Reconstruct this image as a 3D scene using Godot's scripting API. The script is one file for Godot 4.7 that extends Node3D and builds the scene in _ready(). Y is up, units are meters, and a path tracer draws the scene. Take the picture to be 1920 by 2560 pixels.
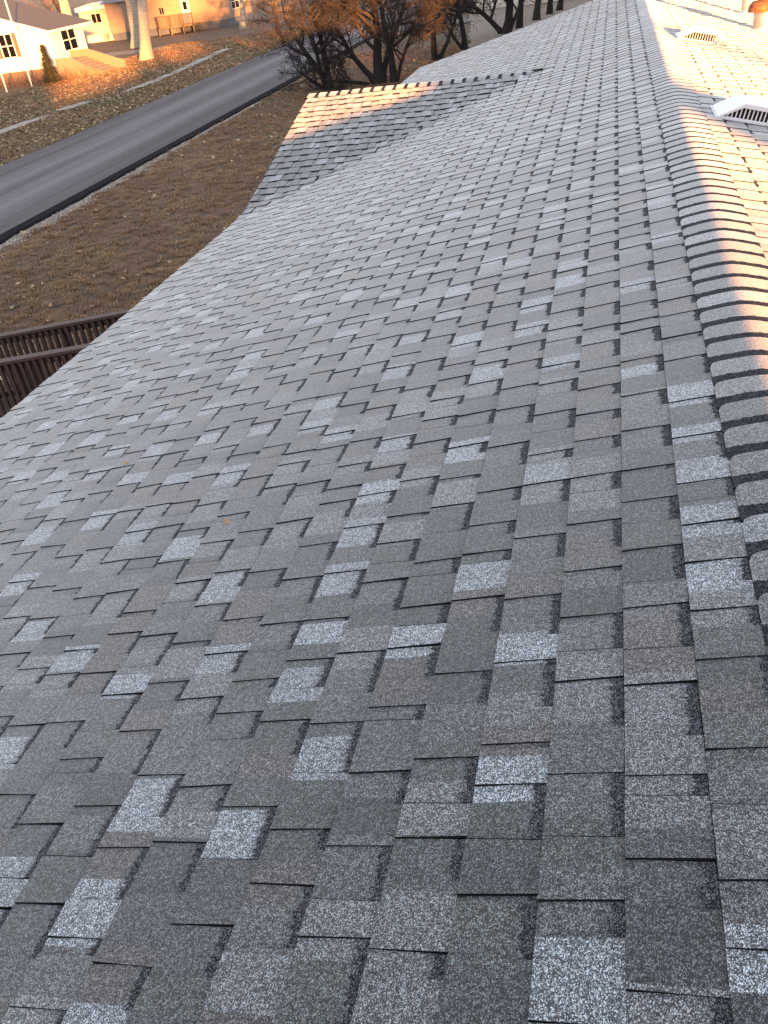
extends Node3D

# ------------------------------------------------------------------ constants
const T := 0.24141          # tangent of the roof pitch (about 3 in 12)
const CP := 0.97208
const SP := 0.23466
const EXPO := 0.143         # exposure of one shingle course
const GR := 0.85           # metres covered by one tile of the granule texture
const GY := -4.2            # ground level; the ridge of the roof is y = 0
const YG := -0.2934         # ridge of the side gable
const ZG := -11.428
const XE := -4.155          # outer end of the side gable
const XM := -1.2153         # where its ridge runs into the main slope
const ZFAR := -18.69
const ZNEAR := 13.0
const SUN := Vector3(1.0, 0.137, 1.78)

var M := {}
var cam: Camera3D
var rng := RandomNumberGenerator.new()
var wave := FastNoiseLite.new()
var patch := FastNoiseLite.new()
var counts := {}

# ------------------------------------------------------------------ mesh builder
class MB:
	var v := PackedVector3Array()
	var n := PackedVector3Array()
	var c := PackedColorArray()
	var u := PackedVector2Array()
	func tri(a: Vector3, b: Vector3, d: Vector3, col := Color.WHITE, ua := Vector2.ZERO, ub := Vector2.ZERO, ud := Vector2.ZERO) -> void:
		# corners run counter-clockwise seen from outside
		var nn := (b - a).cross(d - a)
		if nn.length_squared() < 1e-16:
			return
		nn = nn.normalized()
		v.push_back(a); v.push_back(d); v.push_back(b)
		n.push_back(nn); n.push_back(nn); n.push_back(nn)
		c.push_back(col); c.push_back(col); c.push_back(col)
		u.push_back(ua); u.push_back(ud); u.push_back(ub)
	func quad(a: Vector3, b: Vector3, d: Vector3, e: Vector3, col := Color.WHITE, ua := Vector2.ZERO, ub := Vector2.ZERO, ud := Vector2.ZERO, ue := Vector2.ZERO) -> void:
		tri(a, b, d, col, ua, ub, ud)
		tri(a, d, e, col, ua, ud, ue)
	func quadn(a: Vector3, b: Vector3, d: Vector3, e: Vector3, na: Vector3, nb: Vector3, nd: Vector3, ne: Vector3, col := Color.WHITE, ua := Vector2.ZERO, ub := Vector2.ZERO, ud := Vector2.ZERO, ue := Vector2.ZERO) -> void:
		for k in [[a, na, ua], [d, nd, ud], [b, nb, ub], [a, na, ua], [e, ne, ue], [d, nd, ud]]:
			v.push_back(k[0]); n.push_back(k[1]); u.push_back(k[2]); c.push_back(col)
	func box(lo: Vector3, hi: Vector3, col := Color.WHITE, xf := Transform3D.IDENTITY) -> void:
		var p := []
		for k in 8:
			p.append(xf * Vector3(hi.x if k & 1 else lo.x, hi.y if k & 2 else lo.y, hi.z if k & 4 else lo.z))
		var s := hi - lo
		for f in [[0, 2, 3, 1, s.x, s.y], [4, 5, 7, 6, s.x, s.y], [0, 1, 5, 4, s.x, s.z], [2, 6, 7, 3, s.x, s.z], [0, 4, 6, 2, s.z, s.y], [1, 3, 7, 5, s.z, s.y]]:
			quad(p[f[0]], p[f[1]], p[f[2]], p[f[3]], col, Vector2(0, 0), Vector2(f[4], 0), Vector2(f[4], f[5]), Vector2(0, f[5]))
	func beam(a: Vector3, b: Vector3, w: float, h: float, col := Color.WHITE) -> void:
		# a rectangular bar from a to b; h is measured upwards
		var d := (b - a).normalized()
		var side := d.cross(Vector3.UP)
		if side.length() < 0.01:
			side = Vector3.RIGHT
		side = side.normalized()
		var up := side.cross(d).normalized()
		var xf := Transform3D(Basis(d, up, side), (a + b) * 0.5)
		var l := a.distance_to(b) * 0.5
		box(Vector3(-l, -h / 2, -w / 2), Vector3(l, h / 2, w / 2), col, xf)
	func tube(pts: PackedVector3Array, rad: PackedFloat32Array, sides: int, col := Color.WHITE, caps := true) -> void:
		var rings := []
		var norms := []
		var ref := Vector3(0.31, 0.2, 0.93)
		var run := 0.0
		var runs := []
		for i in pts.size():
			var d := (pts[min(i + 1, pts.size() - 1)] - pts[max(i - 1, 0)]).normalized()
			var a := d.cross(ref)
			if a.length() < 0.05:
				a = d.cross(Vector3(1, 0, 0))
			a = a.normalized()
			var b := d.cross(a)
			ref = a.cross(d)
			var ring := []
			var nr := []
			for k in sides:
				var q := TAU * k / sides
				var o := a * cos(q) + b * sin(q)
				nr.append(o)
				ring.append(pts[i] + o * rad[i])
			rings.append(ring)
			norms.append(nr)
			runs.append(run)
			if i < pts.size() - 1:
				run += pts[i].distance_to(pts[i + 1])
		for i in pts.size() - 1:
			for k in sides:
				var k2 := (k + 1) % sides
				var u0 := TAU * rad[0] * k / sides
				var u1 := TAU * rad[0] * (k + 1) / sides
				quadn(rings[i][k], rings[i][k2], rings[i + 1][k2], rings[i + 1][k], norms[i][k], norms[i][k2], norms[i + 1][k2], norms[i + 1][k], col, Vector2(u0, runs[i]), Vector2(u1, runs[i]), Vector2(u1, runs[i + 1]), Vector2(u0, runs[i + 1]))
		if caps:
			for e in [0, pts.size() - 1]:
				for k in sides:
					if e == 0:
						tri(pts[0], rings[0][(k + 1) % sides], rings[0][k], col)
					else:
						tri(pts[e], rings[e][k], rings[e][(k + 1) % sides], col)
	func lathe(base: Vector3, prof: Array, sides: int, col := Color.WHITE) -> void:
		# prof: [radius, height] pairs from the bottom up, round a vertical axis
		for i in prof.size() - 1:
			var r0: float = prof[i][0]
			var y0: float = prof[i][1]
			var r1: float = prof[i + 1][0]
			var y1: float = prof[i + 1][1]
			for k in sides:
				var a := TAU * k / sides
				var b := TAU * (k + 1) / sides
				var da := Vector3(cos(a), 0, -sin(a))
				var db := Vector3(cos(b), 0, -sin(b))
				var sl := Vector2(y1 - y0, r0 - r1).normalized()
				var na := da * sl.x + Vector3.UP * sl.y
				var nb := db * sl.x + Vector3.UP * sl.y
				quadn(base + da * r0 + Vector3.UP * y0, base + db * r0 + Vector3.UP * y0, base + db * r1 + Vector3.UP * y1, base + da * r1 + Vector3.UP * y1, na, nb, nb, na, col, Vector2(a * r0, y0), Vector2(b * r0, y0), Vector2(b * r1, y1), Vector2(a * r1, y1))
	func join(o: MB) -> void:
		v.append_array(o.v); n.append_array(o.n); c.append_array(o.c); u.append_array(o.u)
	func mesh(mat: Material) -> ArrayMesh:
		var am := ArrayMesh.new()
		if v.is_empty():
			return am
		var arr := []
		arr.resize(Mesh.ARRAY_MAX)
		arr[Mesh.ARRAY_VERTEX] = v
		arr[Mesh.ARRAY_NORMAL] = n
		arr[Mesh.ARRAY_COLOR] = c
		arr[Mesh.ARRAY_TEX_UV] = u
		am.add_surface_from_arrays(Mesh.PRIMITIVE_TRIANGLES, arr)
		am.surface_set_material(0, mat)
		return am
	func add_to(am: ArrayMesh, mat: Material) -> void:
		if v.is_empty():
			return
		var arr := []
		arr.resize(Mesh.ARRAY_MAX)
		arr[Mesh.ARRAY_VERTEX] = v
		arr[Mesh.ARRAY_NORMAL] = n
		arr[Mesh.ARRAY_COLOR] = c
		arr[Mesh.ARRAY_TEX_UV] = u
		am.add_surface_from_arrays(Mesh.PRIMITIVE_TRIANGLES, arr)
		am.surface_set_material(am.get_surface_count() - 1, mat)

# ------------------------------------------------------------------ naming
func numbered(called: String) -> String:
	if not counts.has(called):
		counts[called] = 0
		return called
	counts[called] += 1
	return "%s_%03d" % [called, counts[called]]

func thing(called: String, label: String, category: String, at := Vector3.ZERO, group := "") -> Node3D:
	var o := Node3D.new()
	o.name = numbered(called)
	add_child(o)
	o.position = at
	o.set_meta("label", label)
	o.set_meta("category", category)
	if group != "":
		o.set_meta("group", group)
	return o

func part(called: String, mb: MB, mat: Material, parent: Node3D, label := "") -> MeshInstance3D:
	var o := MeshInstance3D.new()
	o.name = called
	o.mesh = mb.mesh(mat)
	parent.add_child(o, true)
	if label != "":
		o.set_meta("label", label)
	return o

func single(called: String, mb: MB, mat: Material, label: String, category: String, group := "") -> MeshInstance3D:
	var o := MeshInstance3D.new()
	o.name = numbered(called)
	o.mesh = mb.mesh(mat)
	add_child(o)
	o.set_meta("label", label)
	o.set_meta("category", category)
	if group != "":
		o.set_meta("group", group)
	return o

func struct(called: String, mb: MB, mat: Material) -> MeshInstance3D:
	var o := MeshInstance3D.new()
	o.name = numbered(called)
	o.mesh = mb.mesh(mat)
	add_child(o)
	o.set_meta("kind", "structure")
	return o

# ------------------------------------------------------------------ materials
func s2(x: float) -> int:
	return int(clamp((1.055 * pow(x, 1.0 / 2.4) - 0.055) if x > 0.0031308 else x * 12.92, 0.0, 1.0) * 255.0)

func mat(col: Color, rough := 0.9, tex: Texture2D = null, scale := 1.0, tri := false) -> StandardMaterial3D:
	# col holds linear base colours
	var m := StandardMaterial3D.new()
	m.albedo_color = col.linear_to_srgb()
	m.roughness = rough
	m.vertex_color_use_as_albedo = true
	if tex:
		m.albedo_texture = tex
	m.uv1_scale = Vector3(scale, scale, scale)
	if tri:
		m.uv1_triplanar = true
		m.uv1_world_triplanar = true
	return m

# mineral granules: little chips of different grey pressed into black asphalt, a little clumped
func granules(w: int, h: int, seed_: int) -> ImageTexture:
	var r := RandomNumberGenerator.new()
	r.seed = seed_
	var data := PackedByteArray()
	data.resize(w * h * 3)
	data.fill(s2(0.07))
	var clump := noise(0.05, seed_ + 1, 2)
	var pal := []
	for k in 96:
		var q := k / 96.0
		var l := 0.0
		if q < 0.40:
			l = r.randf_range(0.03, 0.12)
		elif q < 0.70:
			l = r.randf_range(0.26, 0.5)
		else:
			l = r.randf_range(0.8, 1.0)
		var hue := r.randf()
		var cr := 1.0
		var cg := 1.0
		var cb := 1.0
		if hue < 0.12:
			cr = 1.12; cg = 0.92; cb = 0.84
		elif hue < 0.28:
			cr = 0.92; cg = 1.03; cb = 1.0
		elif hue < 0.5:
			cr = 0.95; cg = 0.98; cb = 1.07
		pal.append([s2(min(l * cr, 1.0)), s2(min(l * cg, 1.0)), s2(min(l * cb, 1.0))])
	var spots := int(w * h / 3.2)
	for i in spots:
		var x := r.randi_range(0, w - 1)
		var y := r.randi_range(0, h - 1)
		# where granules clump, the pale ones gather
		var bias := clump.get_noise_2d(x, y) * 26.0
		var p: Array = pal[clampi(r.randi_range(0, 95) + int(bias), 0, 95)]
		var sx := 2 if r.randf() < 0.75 else 3
		var sy := 2 if r.randf() < 0.75 else 1
		for yy in sy:
			var row := ((y + yy) % h) * w
			for xx in sx:
				var o := (row + (x + xx) % w) * 3
				data[o] = p[0]
				data[o + 1] = p[1]
				data[o + 2] = p[2]
	var im := Image.create_from_data(w, h, false, Image.FORMAT_RGB8, data)
	im.generate_mipmaps()
	return ImageTexture.create_from_image(im)

# grain from several noises; f(x, y) gives a linear colour
func painted(w: int, h: int, f: Callable) -> ImageTexture:
	var data := PackedByteArray()
	data.resize(w * h * 3)
	var o := 0
	for y in h:
		for x in w:
			var c: Color = f.call(x, y)
			data[o] = s2(c.r); data[o + 1] = s2(c.g); data[o + 2] = s2(c.b)
			o += 3
	var im := Image.create_from_data(w, h, false, Image.FORMAT_RGB8, data)
	im.generate_mipmaps()
	return ImageTexture.create_from_image(im)

func noise(freq: float, seed_: int, oct := 3) -> FastNoiseLite:
	var f := FastNoiseLite.new()
	f.noise_type = FastNoiseLite.TYPE_SIMPLEX_SMOOTH
	f.frequency = freq
	f.seed = seed_
	f.fractal_octaves = oct
	return f

func make_materials() -> void:
	var gt := granules(1024, 1024, 3)
	M.granule = mat(Color(1, 1, 1), 0.7, gt)
	M.granule.metallic_specular = 0.27
	M.granule.rim_enabled = true
	M.granule.rim = 1.0
	M.granule.rim_tint = 0.3
	# dark granules of the printed bands, and the black cut edges
	M.dark_granule = mat(Color(1, 1, 1), 0.85, gt)
	M.dark_granule.metallic_specular = 0.2
	M.tar_edge = mat(Color(0.012, 0.011, 0.012), 1.0)
	M.tar_edge.metallic_specular = 0.15
	M.tar = mat(Color(0.012, 0.012, 0.013), 0.9)
	var r := RandomNumberGenerator.new()
	r.seed = 11
	# soil and short dead grass: flecks of straw, soil and a little green
	var n1 := noise(0.02, 1)
	var n2 := noise(0.11, 2)
	M.soil = mat(Color(1, 1, 1), 0.95, painted(512, 512, func(x, y):
		var q := 0.5 + 0.5 * n2.get_noise_2d(x, y)
		var l := 0.55 + 0.5 * n1.get_noise_2d(x, y) + r.randf_range(-0.28, 0.28)
		return Color(0.9, 0.86, 0.78) * clamp(l * (0.6 + 0.7 * q), 0.12, 1.0)), 1.0 / 6.0, true)
	# asphalt: aggregate with streaks along the wheel tracks (u across the road, v along it)
	var n3 := noise(0.05, 4)
	M.asphalt = mat(Color(1, 1, 1), 0.85, painted(512, 1024, func(x, y):
		var u: float = x / 512.0
		var st := n3.get_noise_2d(x * 0.55, y * 0.035) * 0.30 + n3.get_noise_2d(x * 2.2 + 900.0, y * 0.06) * 0.16
		var tr := exp(-pow((u - 0.36) / 0.10, 2.0)) + exp(-pow((u - 0.66) / 0.11, 2.0))
		var l := 0.27 + 0.42 * tr + st * 0.75 + r.randf_range(-0.09, 0.09)
		return Color(1.0, 0.95, 0.99) * clamp(l, 0.1, 1.0)), 1.0)
	var n4 := noise(0.04, 6)
	M.concrete = mat(Color(0.35, 0.315, 0.275), 0.92, painted(256, 256, func(x, y):
		return Color(1, 1, 1) * clamp(0.78 + 0.3 * n4.get_noise_2d(x, y) + r.randf_range(-0.12, 0.12), 0.2, 1.0)), 1.0, true)
	M.gravel = mat(Color(0.26, 0.215, 0.175), 0.95, painted(256, 256, func(_x, _y):
		return Color(1, 0.98, 0.95) * r.randf_range(0.25, 1.0)), 0.7, true)
	M.pebble = mat(Color(1, 1, 1), 0.9)
	M.leaf = mat(Color(1, 1, 1), 0.8)
	M.leaf.backlight_enabled = true
	M.leaf.backlight = Color(0.25, 0.18, 0.1)
	M.leaf.cull_mode = BaseMaterial3D.CULL_DISABLED
	var n5 := noise(0.05, 8)
	M.bark = mat(Color(1, 1, 1), 0.95, painted(256, 256, func(x, y):
		return Color(1, 1, 1) * clamp(0.6 + 0.9 * n5.get_noise_2d(x * 2.4, y * 0.35) + r.randf_range(-0.1, 0.1), 0.12, 1.0)), 1.6, false)
	M.twig = mat(Color(1, 1, 1), 0.9)
	# stained lumber: grain along u
	M.wood = mat(Color(1, 1, 1), 0.75, painted(256, 256, func(x, y):
		return Color(1, 0.96, 0.94) * clamp(0.7 + 0.5 * n5.get_noise_2d(x * 0.2, y * 3.0) + r.randf_range(-0.08, 0.08), 0.15, 1.0)), 2.0)
	var n6 := noise(0.03, 9)
	M.metal = mat(Color(0.62, 0.61, 0.6), 0.38, painted(128, 128, func(x, y):
		return Color(1, 1, 1) * clamp(0.85 + 0.3 * n6.get_noise_2d(x, y), 0.3, 1.0)), 2.0)
	M.metal.metallic = 0.75
	M.rust = mat(Color(1, 1, 1), 0.85, painted(128, 128, func(x, y):
		var q: float = clamp(0.5 + 0.9 * n6.get_noise_2d(x * 1.7, y * 1.7), 0.0, 1.0)
		return Color(0.10, 0.035, 0.015).lerp(Color(0.36, 0.13, 0.04), q)), 2.5)
	M.plastic = mat(Color(0.60, 0.59, 0.60), 0.5)
	M.dark = mat(Color(0.012, 0.012, 0.012), 0.8)
	M.paint = mat(Color(1, 1, 1), 0.7, painted(128, 128, func(x, y):
		return Color(1, 1, 1) * clamp(0.92 + 0.12 * n6.get_noise_2d(x, y) + r.randf_range(-0.03, 0.03), 0.3, 1.0)), 0.5, true)
	M.flatroof = mat(Color(1, 1, 1), 0.9, painted(256, 256, func(x, y):
		return Color(1, 1, 1) * clamp(0.7 + 0.5 * n4.get_noise_2d(x, y * 2.0) + r.randf_range(-0.12, 0.12), 0.2, 1.0)), 0.5, true)
	M.glass = StandardMaterial3D.new()
	M.glass.albedo_color = Color(0.03, 0.03, 0.035)
	M.glass.roughness = 0.08
	M.glass.metallic_specular = 0.6

# ------------------------------------------------------------------ the roof surface
func roof_y(x: float, z: float) -> float:
	var main: float = -absf(x) * T
	if x < -0.6 and x > XE - 0.2:
		var g := YG - absf(z - ZG) * T
		var d := main - g
		main = (main + g + sqrt(d * d + 0.0016)) * 0.5 if absf(d) < 0.5 else maxf(main, g)
	return main + 0.007 * wave.get_noise_2d(x * 60.0, z * 45.0) + 0.0022 * wave.get_noise_2d(x * 260.0 + 500.0, z * 260.0)

# a point of slope k (0 street side, 1 yard side, 2 near slope of the gable, 3 its far slope): t down the slope, s along the courses
func on_slope(k: int, t: float, s: float, off: float) -> Vector3:
	if k < 2:
		var x := -t * CP if k == 0 else t * CP
		return Vector3(x, roof_y(x, s) + off, s)
	var z := ZG + t * CP if k == 2 else ZG - t * CP
	return Vector3(s, roof_y(s, z) + off, z)

# ends of the courses; split: the course runs into the side gable
func lo_at(k: int, t: float, which: int, split := false) -> float:
	if k == 0 and which == 0 and split:
		return ZG + maxf(0.0, t * CP + XM) - 0.05
	if k < 2:
		return ZFAR
	return XE

func hi_at(k: int, t: float, which: int, _split := false) -> float:
	if k == 0 and which == 1:
		return ZG - maxf(0.0, t * CP + XM) + 0.05
	if k < 2:
		return ZNEAR
	return XM - t * CP + 0.06

func tone(pale_ok := true) -> Color:
	# colour blends of the granules: pale drops, greys, greenish and brownish greys
	var q := rng.randf()
	var j := rng.randf_range(0.9, 1.1)
	var c: Color
	if not pale_ok:
		q = lerpf(0.26, 1.0, q)
	if q < 0.26:
		c = Color(0.62, 0.66, 0.70)
	elif q < 0.40:
		c = Color(0.40, 0.405, 0.415)
	elif q < 0.64:
		c = Color(0.28, 0.28, 0.285)
	elif q < 0.76:
		c = Color(0.205, 0.205, 0.21)
	elif q < 0.88:
		c = Color(0.22, 0.236, 0.226)
	else:
		c = Color(0.28, 0.257, 0.246)
	return Color(c.r * j, c.g * j, c.b * j) * 0.93

func screen(p: Vector3) -> Vector3:
	var q := cam.transform.affine_inverse() * p
	var f := 512.0 / tan(deg_to_rad(cam.fov * 0.5))
	return Vector3(384.0 + f * q.x / -q.z, 512.0 - f * q.y / -q.z, -q.z) if q.z < -0.05 else Vector3(-9999, -9999, -1)

func up_quad(mb: MB, p: Array, col: Color, uv: Array) -> void:
	if (p[1] - p[0]).cross(p[2] - p[0]).y + (p[2] - p[0]).cross(p[3] - p[0]).y > 0.0:
		mb.quad(p[0], p[1], p[2], p[3], col, uv[0], uv[1], uv[2], uv[3])
	else:
		mb.quad(p[3], p[2], p[1], p[0], col, uv[3], uv[2], uv[1], uv[0])

const BAND := Color(0.17, 0.17, 0.185)
const CAP_BAND := Color(0.10, 0.10, 0.115)

func shingle_piece(k: int, t0: float, t1: float, a0: float, a1: float, b0: float, b1: float, raised: bool, segs: Array) -> Dictionary:
	# a0/a1: low end at the top and at the butt, b0/b1: high end
	var mb := MB.new()
	var dk := MB.new()
	var lift := rng.randf_range(0.0, 0.0018)
	var o0 := 0.0035 if raised else 0.0005
	var o1 := (0.0105 if raised else 0.0062) + lift
	var ru := rng.randf() * 3.0
	var black := Color(0.05, 0.05, 0.053)
	var full: float = maxf(b1 - a1, 0.001)
	var A0 := on_slope(k, t0, a0, o0)
	var A1 := on_slope(k, t1, a1, o1)
	var B0 := on_slope(k, t0, b0, o0)
	var B1 := on_slope(k, t1, b1, o1)
	var area := 0.0
	var q := [screen(A0), screen(A1), screen(B1), screen(B0)]
	var mid: Vector3 = (q[0] + q[1] + q[2] + q[3]) / 4.0
	if q[0].z > 0 and q[1].z > 0 and q[2].z > 0 and q[3].z > 0 and mid.x > -10 and mid.x < 778 and mid.y > -10 and mid.y < 1034:
		for i in 4:
			var g: Vector3 = q[i]
			var h: Vector3 = q[(i + 1) % 4]
			area += g.x * h.y - h.x * g.y
		area = absf(area) * 0.5
	# corner of the piece: f along it, g down it
	var at := func(f: float, g: float) -> Vector3:
		return on_slope(k, lerpf(t0, t1, g), lerpf(lerpf(a0, b0, f), lerpf(a1, b1, f), g), lerpf(o0, o1, g))
	var uv_at := func(f: float, g: float) -> Vector2:
		return Vector2(lerpf(a1, b1, f) / GR + ru, lerpf(t0, t1, g) / GR + ru * 0.37)
	var pitch := 0.004 if area > 700.0 else (0.008 if area > 200.0 else (0.02 if area > 40.0 else 0.2))
	for sg in segs:
		var f0: float = clamp((sg[0] - a1) / full, 0.0, 1.0)
		var f1: float = clamp((sg[1] - a1) / full, 0.0, 1.0)
		if f1 - f0 < 0.0005:
			continue
		if raised:
			up_quad(mb, [at.call(f0, 0.0), at.call(f0, 1.0), at.call(f1, 1.0), at.call(f1, 0.0)], sg[2], [uv_at.call(f0, 0.0), uv_at.call(f0, 1.0), uv_at.call(f1, 1.0), uv_at.call(f1, 0.0)])
		else:
			# a printed band of dark granules under the next course, with a frayed edge
			var n := maxi(1, int((f1 - f0) * full / pitch))
			var g0 := rng.randf_range(0.12, 0.2)
			var h1 := 0.3
			for i in n:
				var e0 := lerpf(f0, f1, i / float(n))
				var e1 := lerpf(f0, f1, (i + 1) / float(n))
				var s0 := lerpf(a1, b1, e1)
				var g1 := (0.165 if k < 2 else 0.11) + 0.05 * wave.get_noise_1d(s0 * 1800.0 + t1 * 900.0) + rng.randf_range(-0.045, 0.045)
				up_quad(dk, [at.call(e0, 0.0), at.call(e0, g0), at.call(e1, g1), at.call(e1, 0.0)], BAND, [uv_at.call(e0, 0.0), uv_at.call(e0, g0), uv_at.call(e1, g1), uv_at.call(e1, 0.0)])
				var h0 := g0 + 0.03 + rng.randf() * 0.1 if i == 0 else h1
				h1 = g1 + 0.03 + rng.randf() * 0.1
				var half := Color(sg[2]).lerp(BAND, 0.5)
				up_quad(mb, [at.call(e0, g0), at.call(e0, h0), at.call(e1, h1), at.call(e1, g1)], half, [uv_at.call(e0, g0), uv_at.call(e0, h0), uv_at.call(e1, h1), uv_at.call(e1, g1)])
				up_quad(mb, [at.call(e0, h0), at.call(e0, 1.0), at.call(e1, 1.0), at.call(e1, h1)], sg[2], [uv_at.call(e0, h0), uv_at.call(e0, 1.0), uv_at.call(e1, 1.0), uv_at.call(e1, h1)])
				g0 = g1
	# cut edges: the butt and both ends
	var dn := Vector3(0, -0.009, 0)
	dk.quad(A1, A1 + dn, B1 + dn, B1, black)
	if raised:
		dk.quad(A0, A0 + dn, A1 + dn, A1, black)
		dk.quad(B1, B1 + dn, B0 + dn, B0, black)
	return {"mb": mb, "dk": dk, "area": area}

func lay_slope(k: int, which: int, first: float, n: int, top: float, out: Array) -> void:
	var above := []
	for c in n:
		var pale := []
		var t1 := first + c * EXPO
		var t0 := maxf(t1 - EXPO, top)
		var split := k == 0 and t1 * CP > -XM
		if which == 1 and not split:
			continue
		var lo0 := lo_at(k, t0, which, split)
		var lo1 := lo_at(k, t1, which, split)
		var hi0 := hi_at(k, t0, which, split)
		var hi1 := hi_at(k, t1, which, split)
		var hi := maxf(hi0, hi1)
		var lo := minf(lo0, lo1)
		var wob := rng.randf() * 50.0
		var s := hi + rng.randf() * 0.1
		var raised := rng.randf() < 0.5
		var cend := s
		var ccol := tone()
		var segs := []
		var strip := rng.randf_range(0.2, 1.0)
		while s > lo:
			var w := rng.randf_range(0.07, 0.155) if raised else rng.randf_range(0.06, 0.15)
			strip -= w
			if strip < 0.0 and not raised:
				w = rng.randf_range(0.014, 0.05)
				strip = 1.0
			var e := s - w
			# colour drops run on over tabs and recesses alike
			segs = []
			var q := s
			while q > e + 0.001:
				if cend >= q - 0.001:
					var was_pale := ccol.g > 0.5
					cend = q - rng.randf_range(0.08, 0.15)
					var free := not was_pale
					for ab in above:
						if q > ab[0] - 0.02 and cend < ab[1] + 0.02:
							free = false
							break
					ccol = tone(free)
					if ccol.g > 0.5:
						pale.append([cend, q])
				var q2 := maxf(cend, e)
				segs.append([q2, q, ccol])
				q = q2
			if segs.size() == 0:
				segs.append([e, s, ccol])
			var ja := rng.randf_range(-0.002, 0.002)
			var a0: float = clamp(e - ja, lo0, hi0)
			var a1: float = clamp(e + ja, lo1, hi1)
			var b0: float = clamp(s + ja, lo0, hi0)
			var b1: float = clamp(s - ja, lo1, hi1)
			if b0 - a0 > 0.002 or b1 - a1 > 0.002:
				var wv := 0.0022 * wave.get_noise_1d((s + wob) * 90.0)
				out.append(shingle_piece(k, t0, t1 + wv, a0, a1, b0, b1, raised, segs))
			s = e
			raised = not raised
		above = pale

func deck_sheet(k: int, tmax: float, s0: float, s1: float, step: float) -> MB:
	# the felt under the shingles; it follows the valleys
	var mb := MB.new()
	var ts := int(ceil(tmax / 0.11))
	var n := int(ceil((s1 - s0) / step))
	for i in ts:
		for j in n:
			var p := []
			for w in [[i, j], [i + 1, j], [i + 1, j + 1], [i, j + 1]]:
				p.append(on_slope(k, tmax * w[0] / ts, lerpf(s0, s1, w[1] / float(n)), -0.007))
			if (p[1] - p[0]).cross(p[2] - p[0]).y > 0.0:
				mb.quad(p[0], p[1], p[2], p[3])
			else:
				mb.quad(p[3], p[2], p[1], p[0])
	return mb

func gable_board(sgn: float) -> MB:
	# the barge board under the rake of the side gable
	var mb := MB.new()
	mb.beam(Vector3(XE + 0.012, YG - 0.08, ZG), Vector3(XE + 0.012, YG - 0.08 - 2.9 * T, ZG + 2.9 * sgn), 0.022, 0.12)
	return mb

func place_pieces(pieces: Array, parent: Node3D, keep: int) -> void:
	pieces.sort_custom(func(a, b): return a.area > b.area)
	var rest := MB.new()
	var rest_dark := MB.new()
	for i in pieces.size():
		var p: Dictionary = pieces[i]
		if i < keep and p.area > 4.0:
			two_part("shingle", p.mb, p.dk, parent)
		else:
			rest.join(p.mb)
			rest_dark.join(p.dk)
	two_part("shingle_field", rest, rest_dark, parent).set_meta("kind", "stuff")

func two_part(called: String, a: MB, b: MB, parent: Node3D) -> MeshInstance3D:
	var am := ArrayMesh.new()
	a.add_to(am, M.granule)
	b.add_to(am, M.dark_granule)
	var o := MeshInstance3D.new()
	o.name = called
	o.mesh = am
	parent.add_child(o, true)
	return o

func cap_tone() -> Color:
	var c := tone()
	return c.lerp(Color(0.42, 0.42, 0.43), 0.45)

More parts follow.
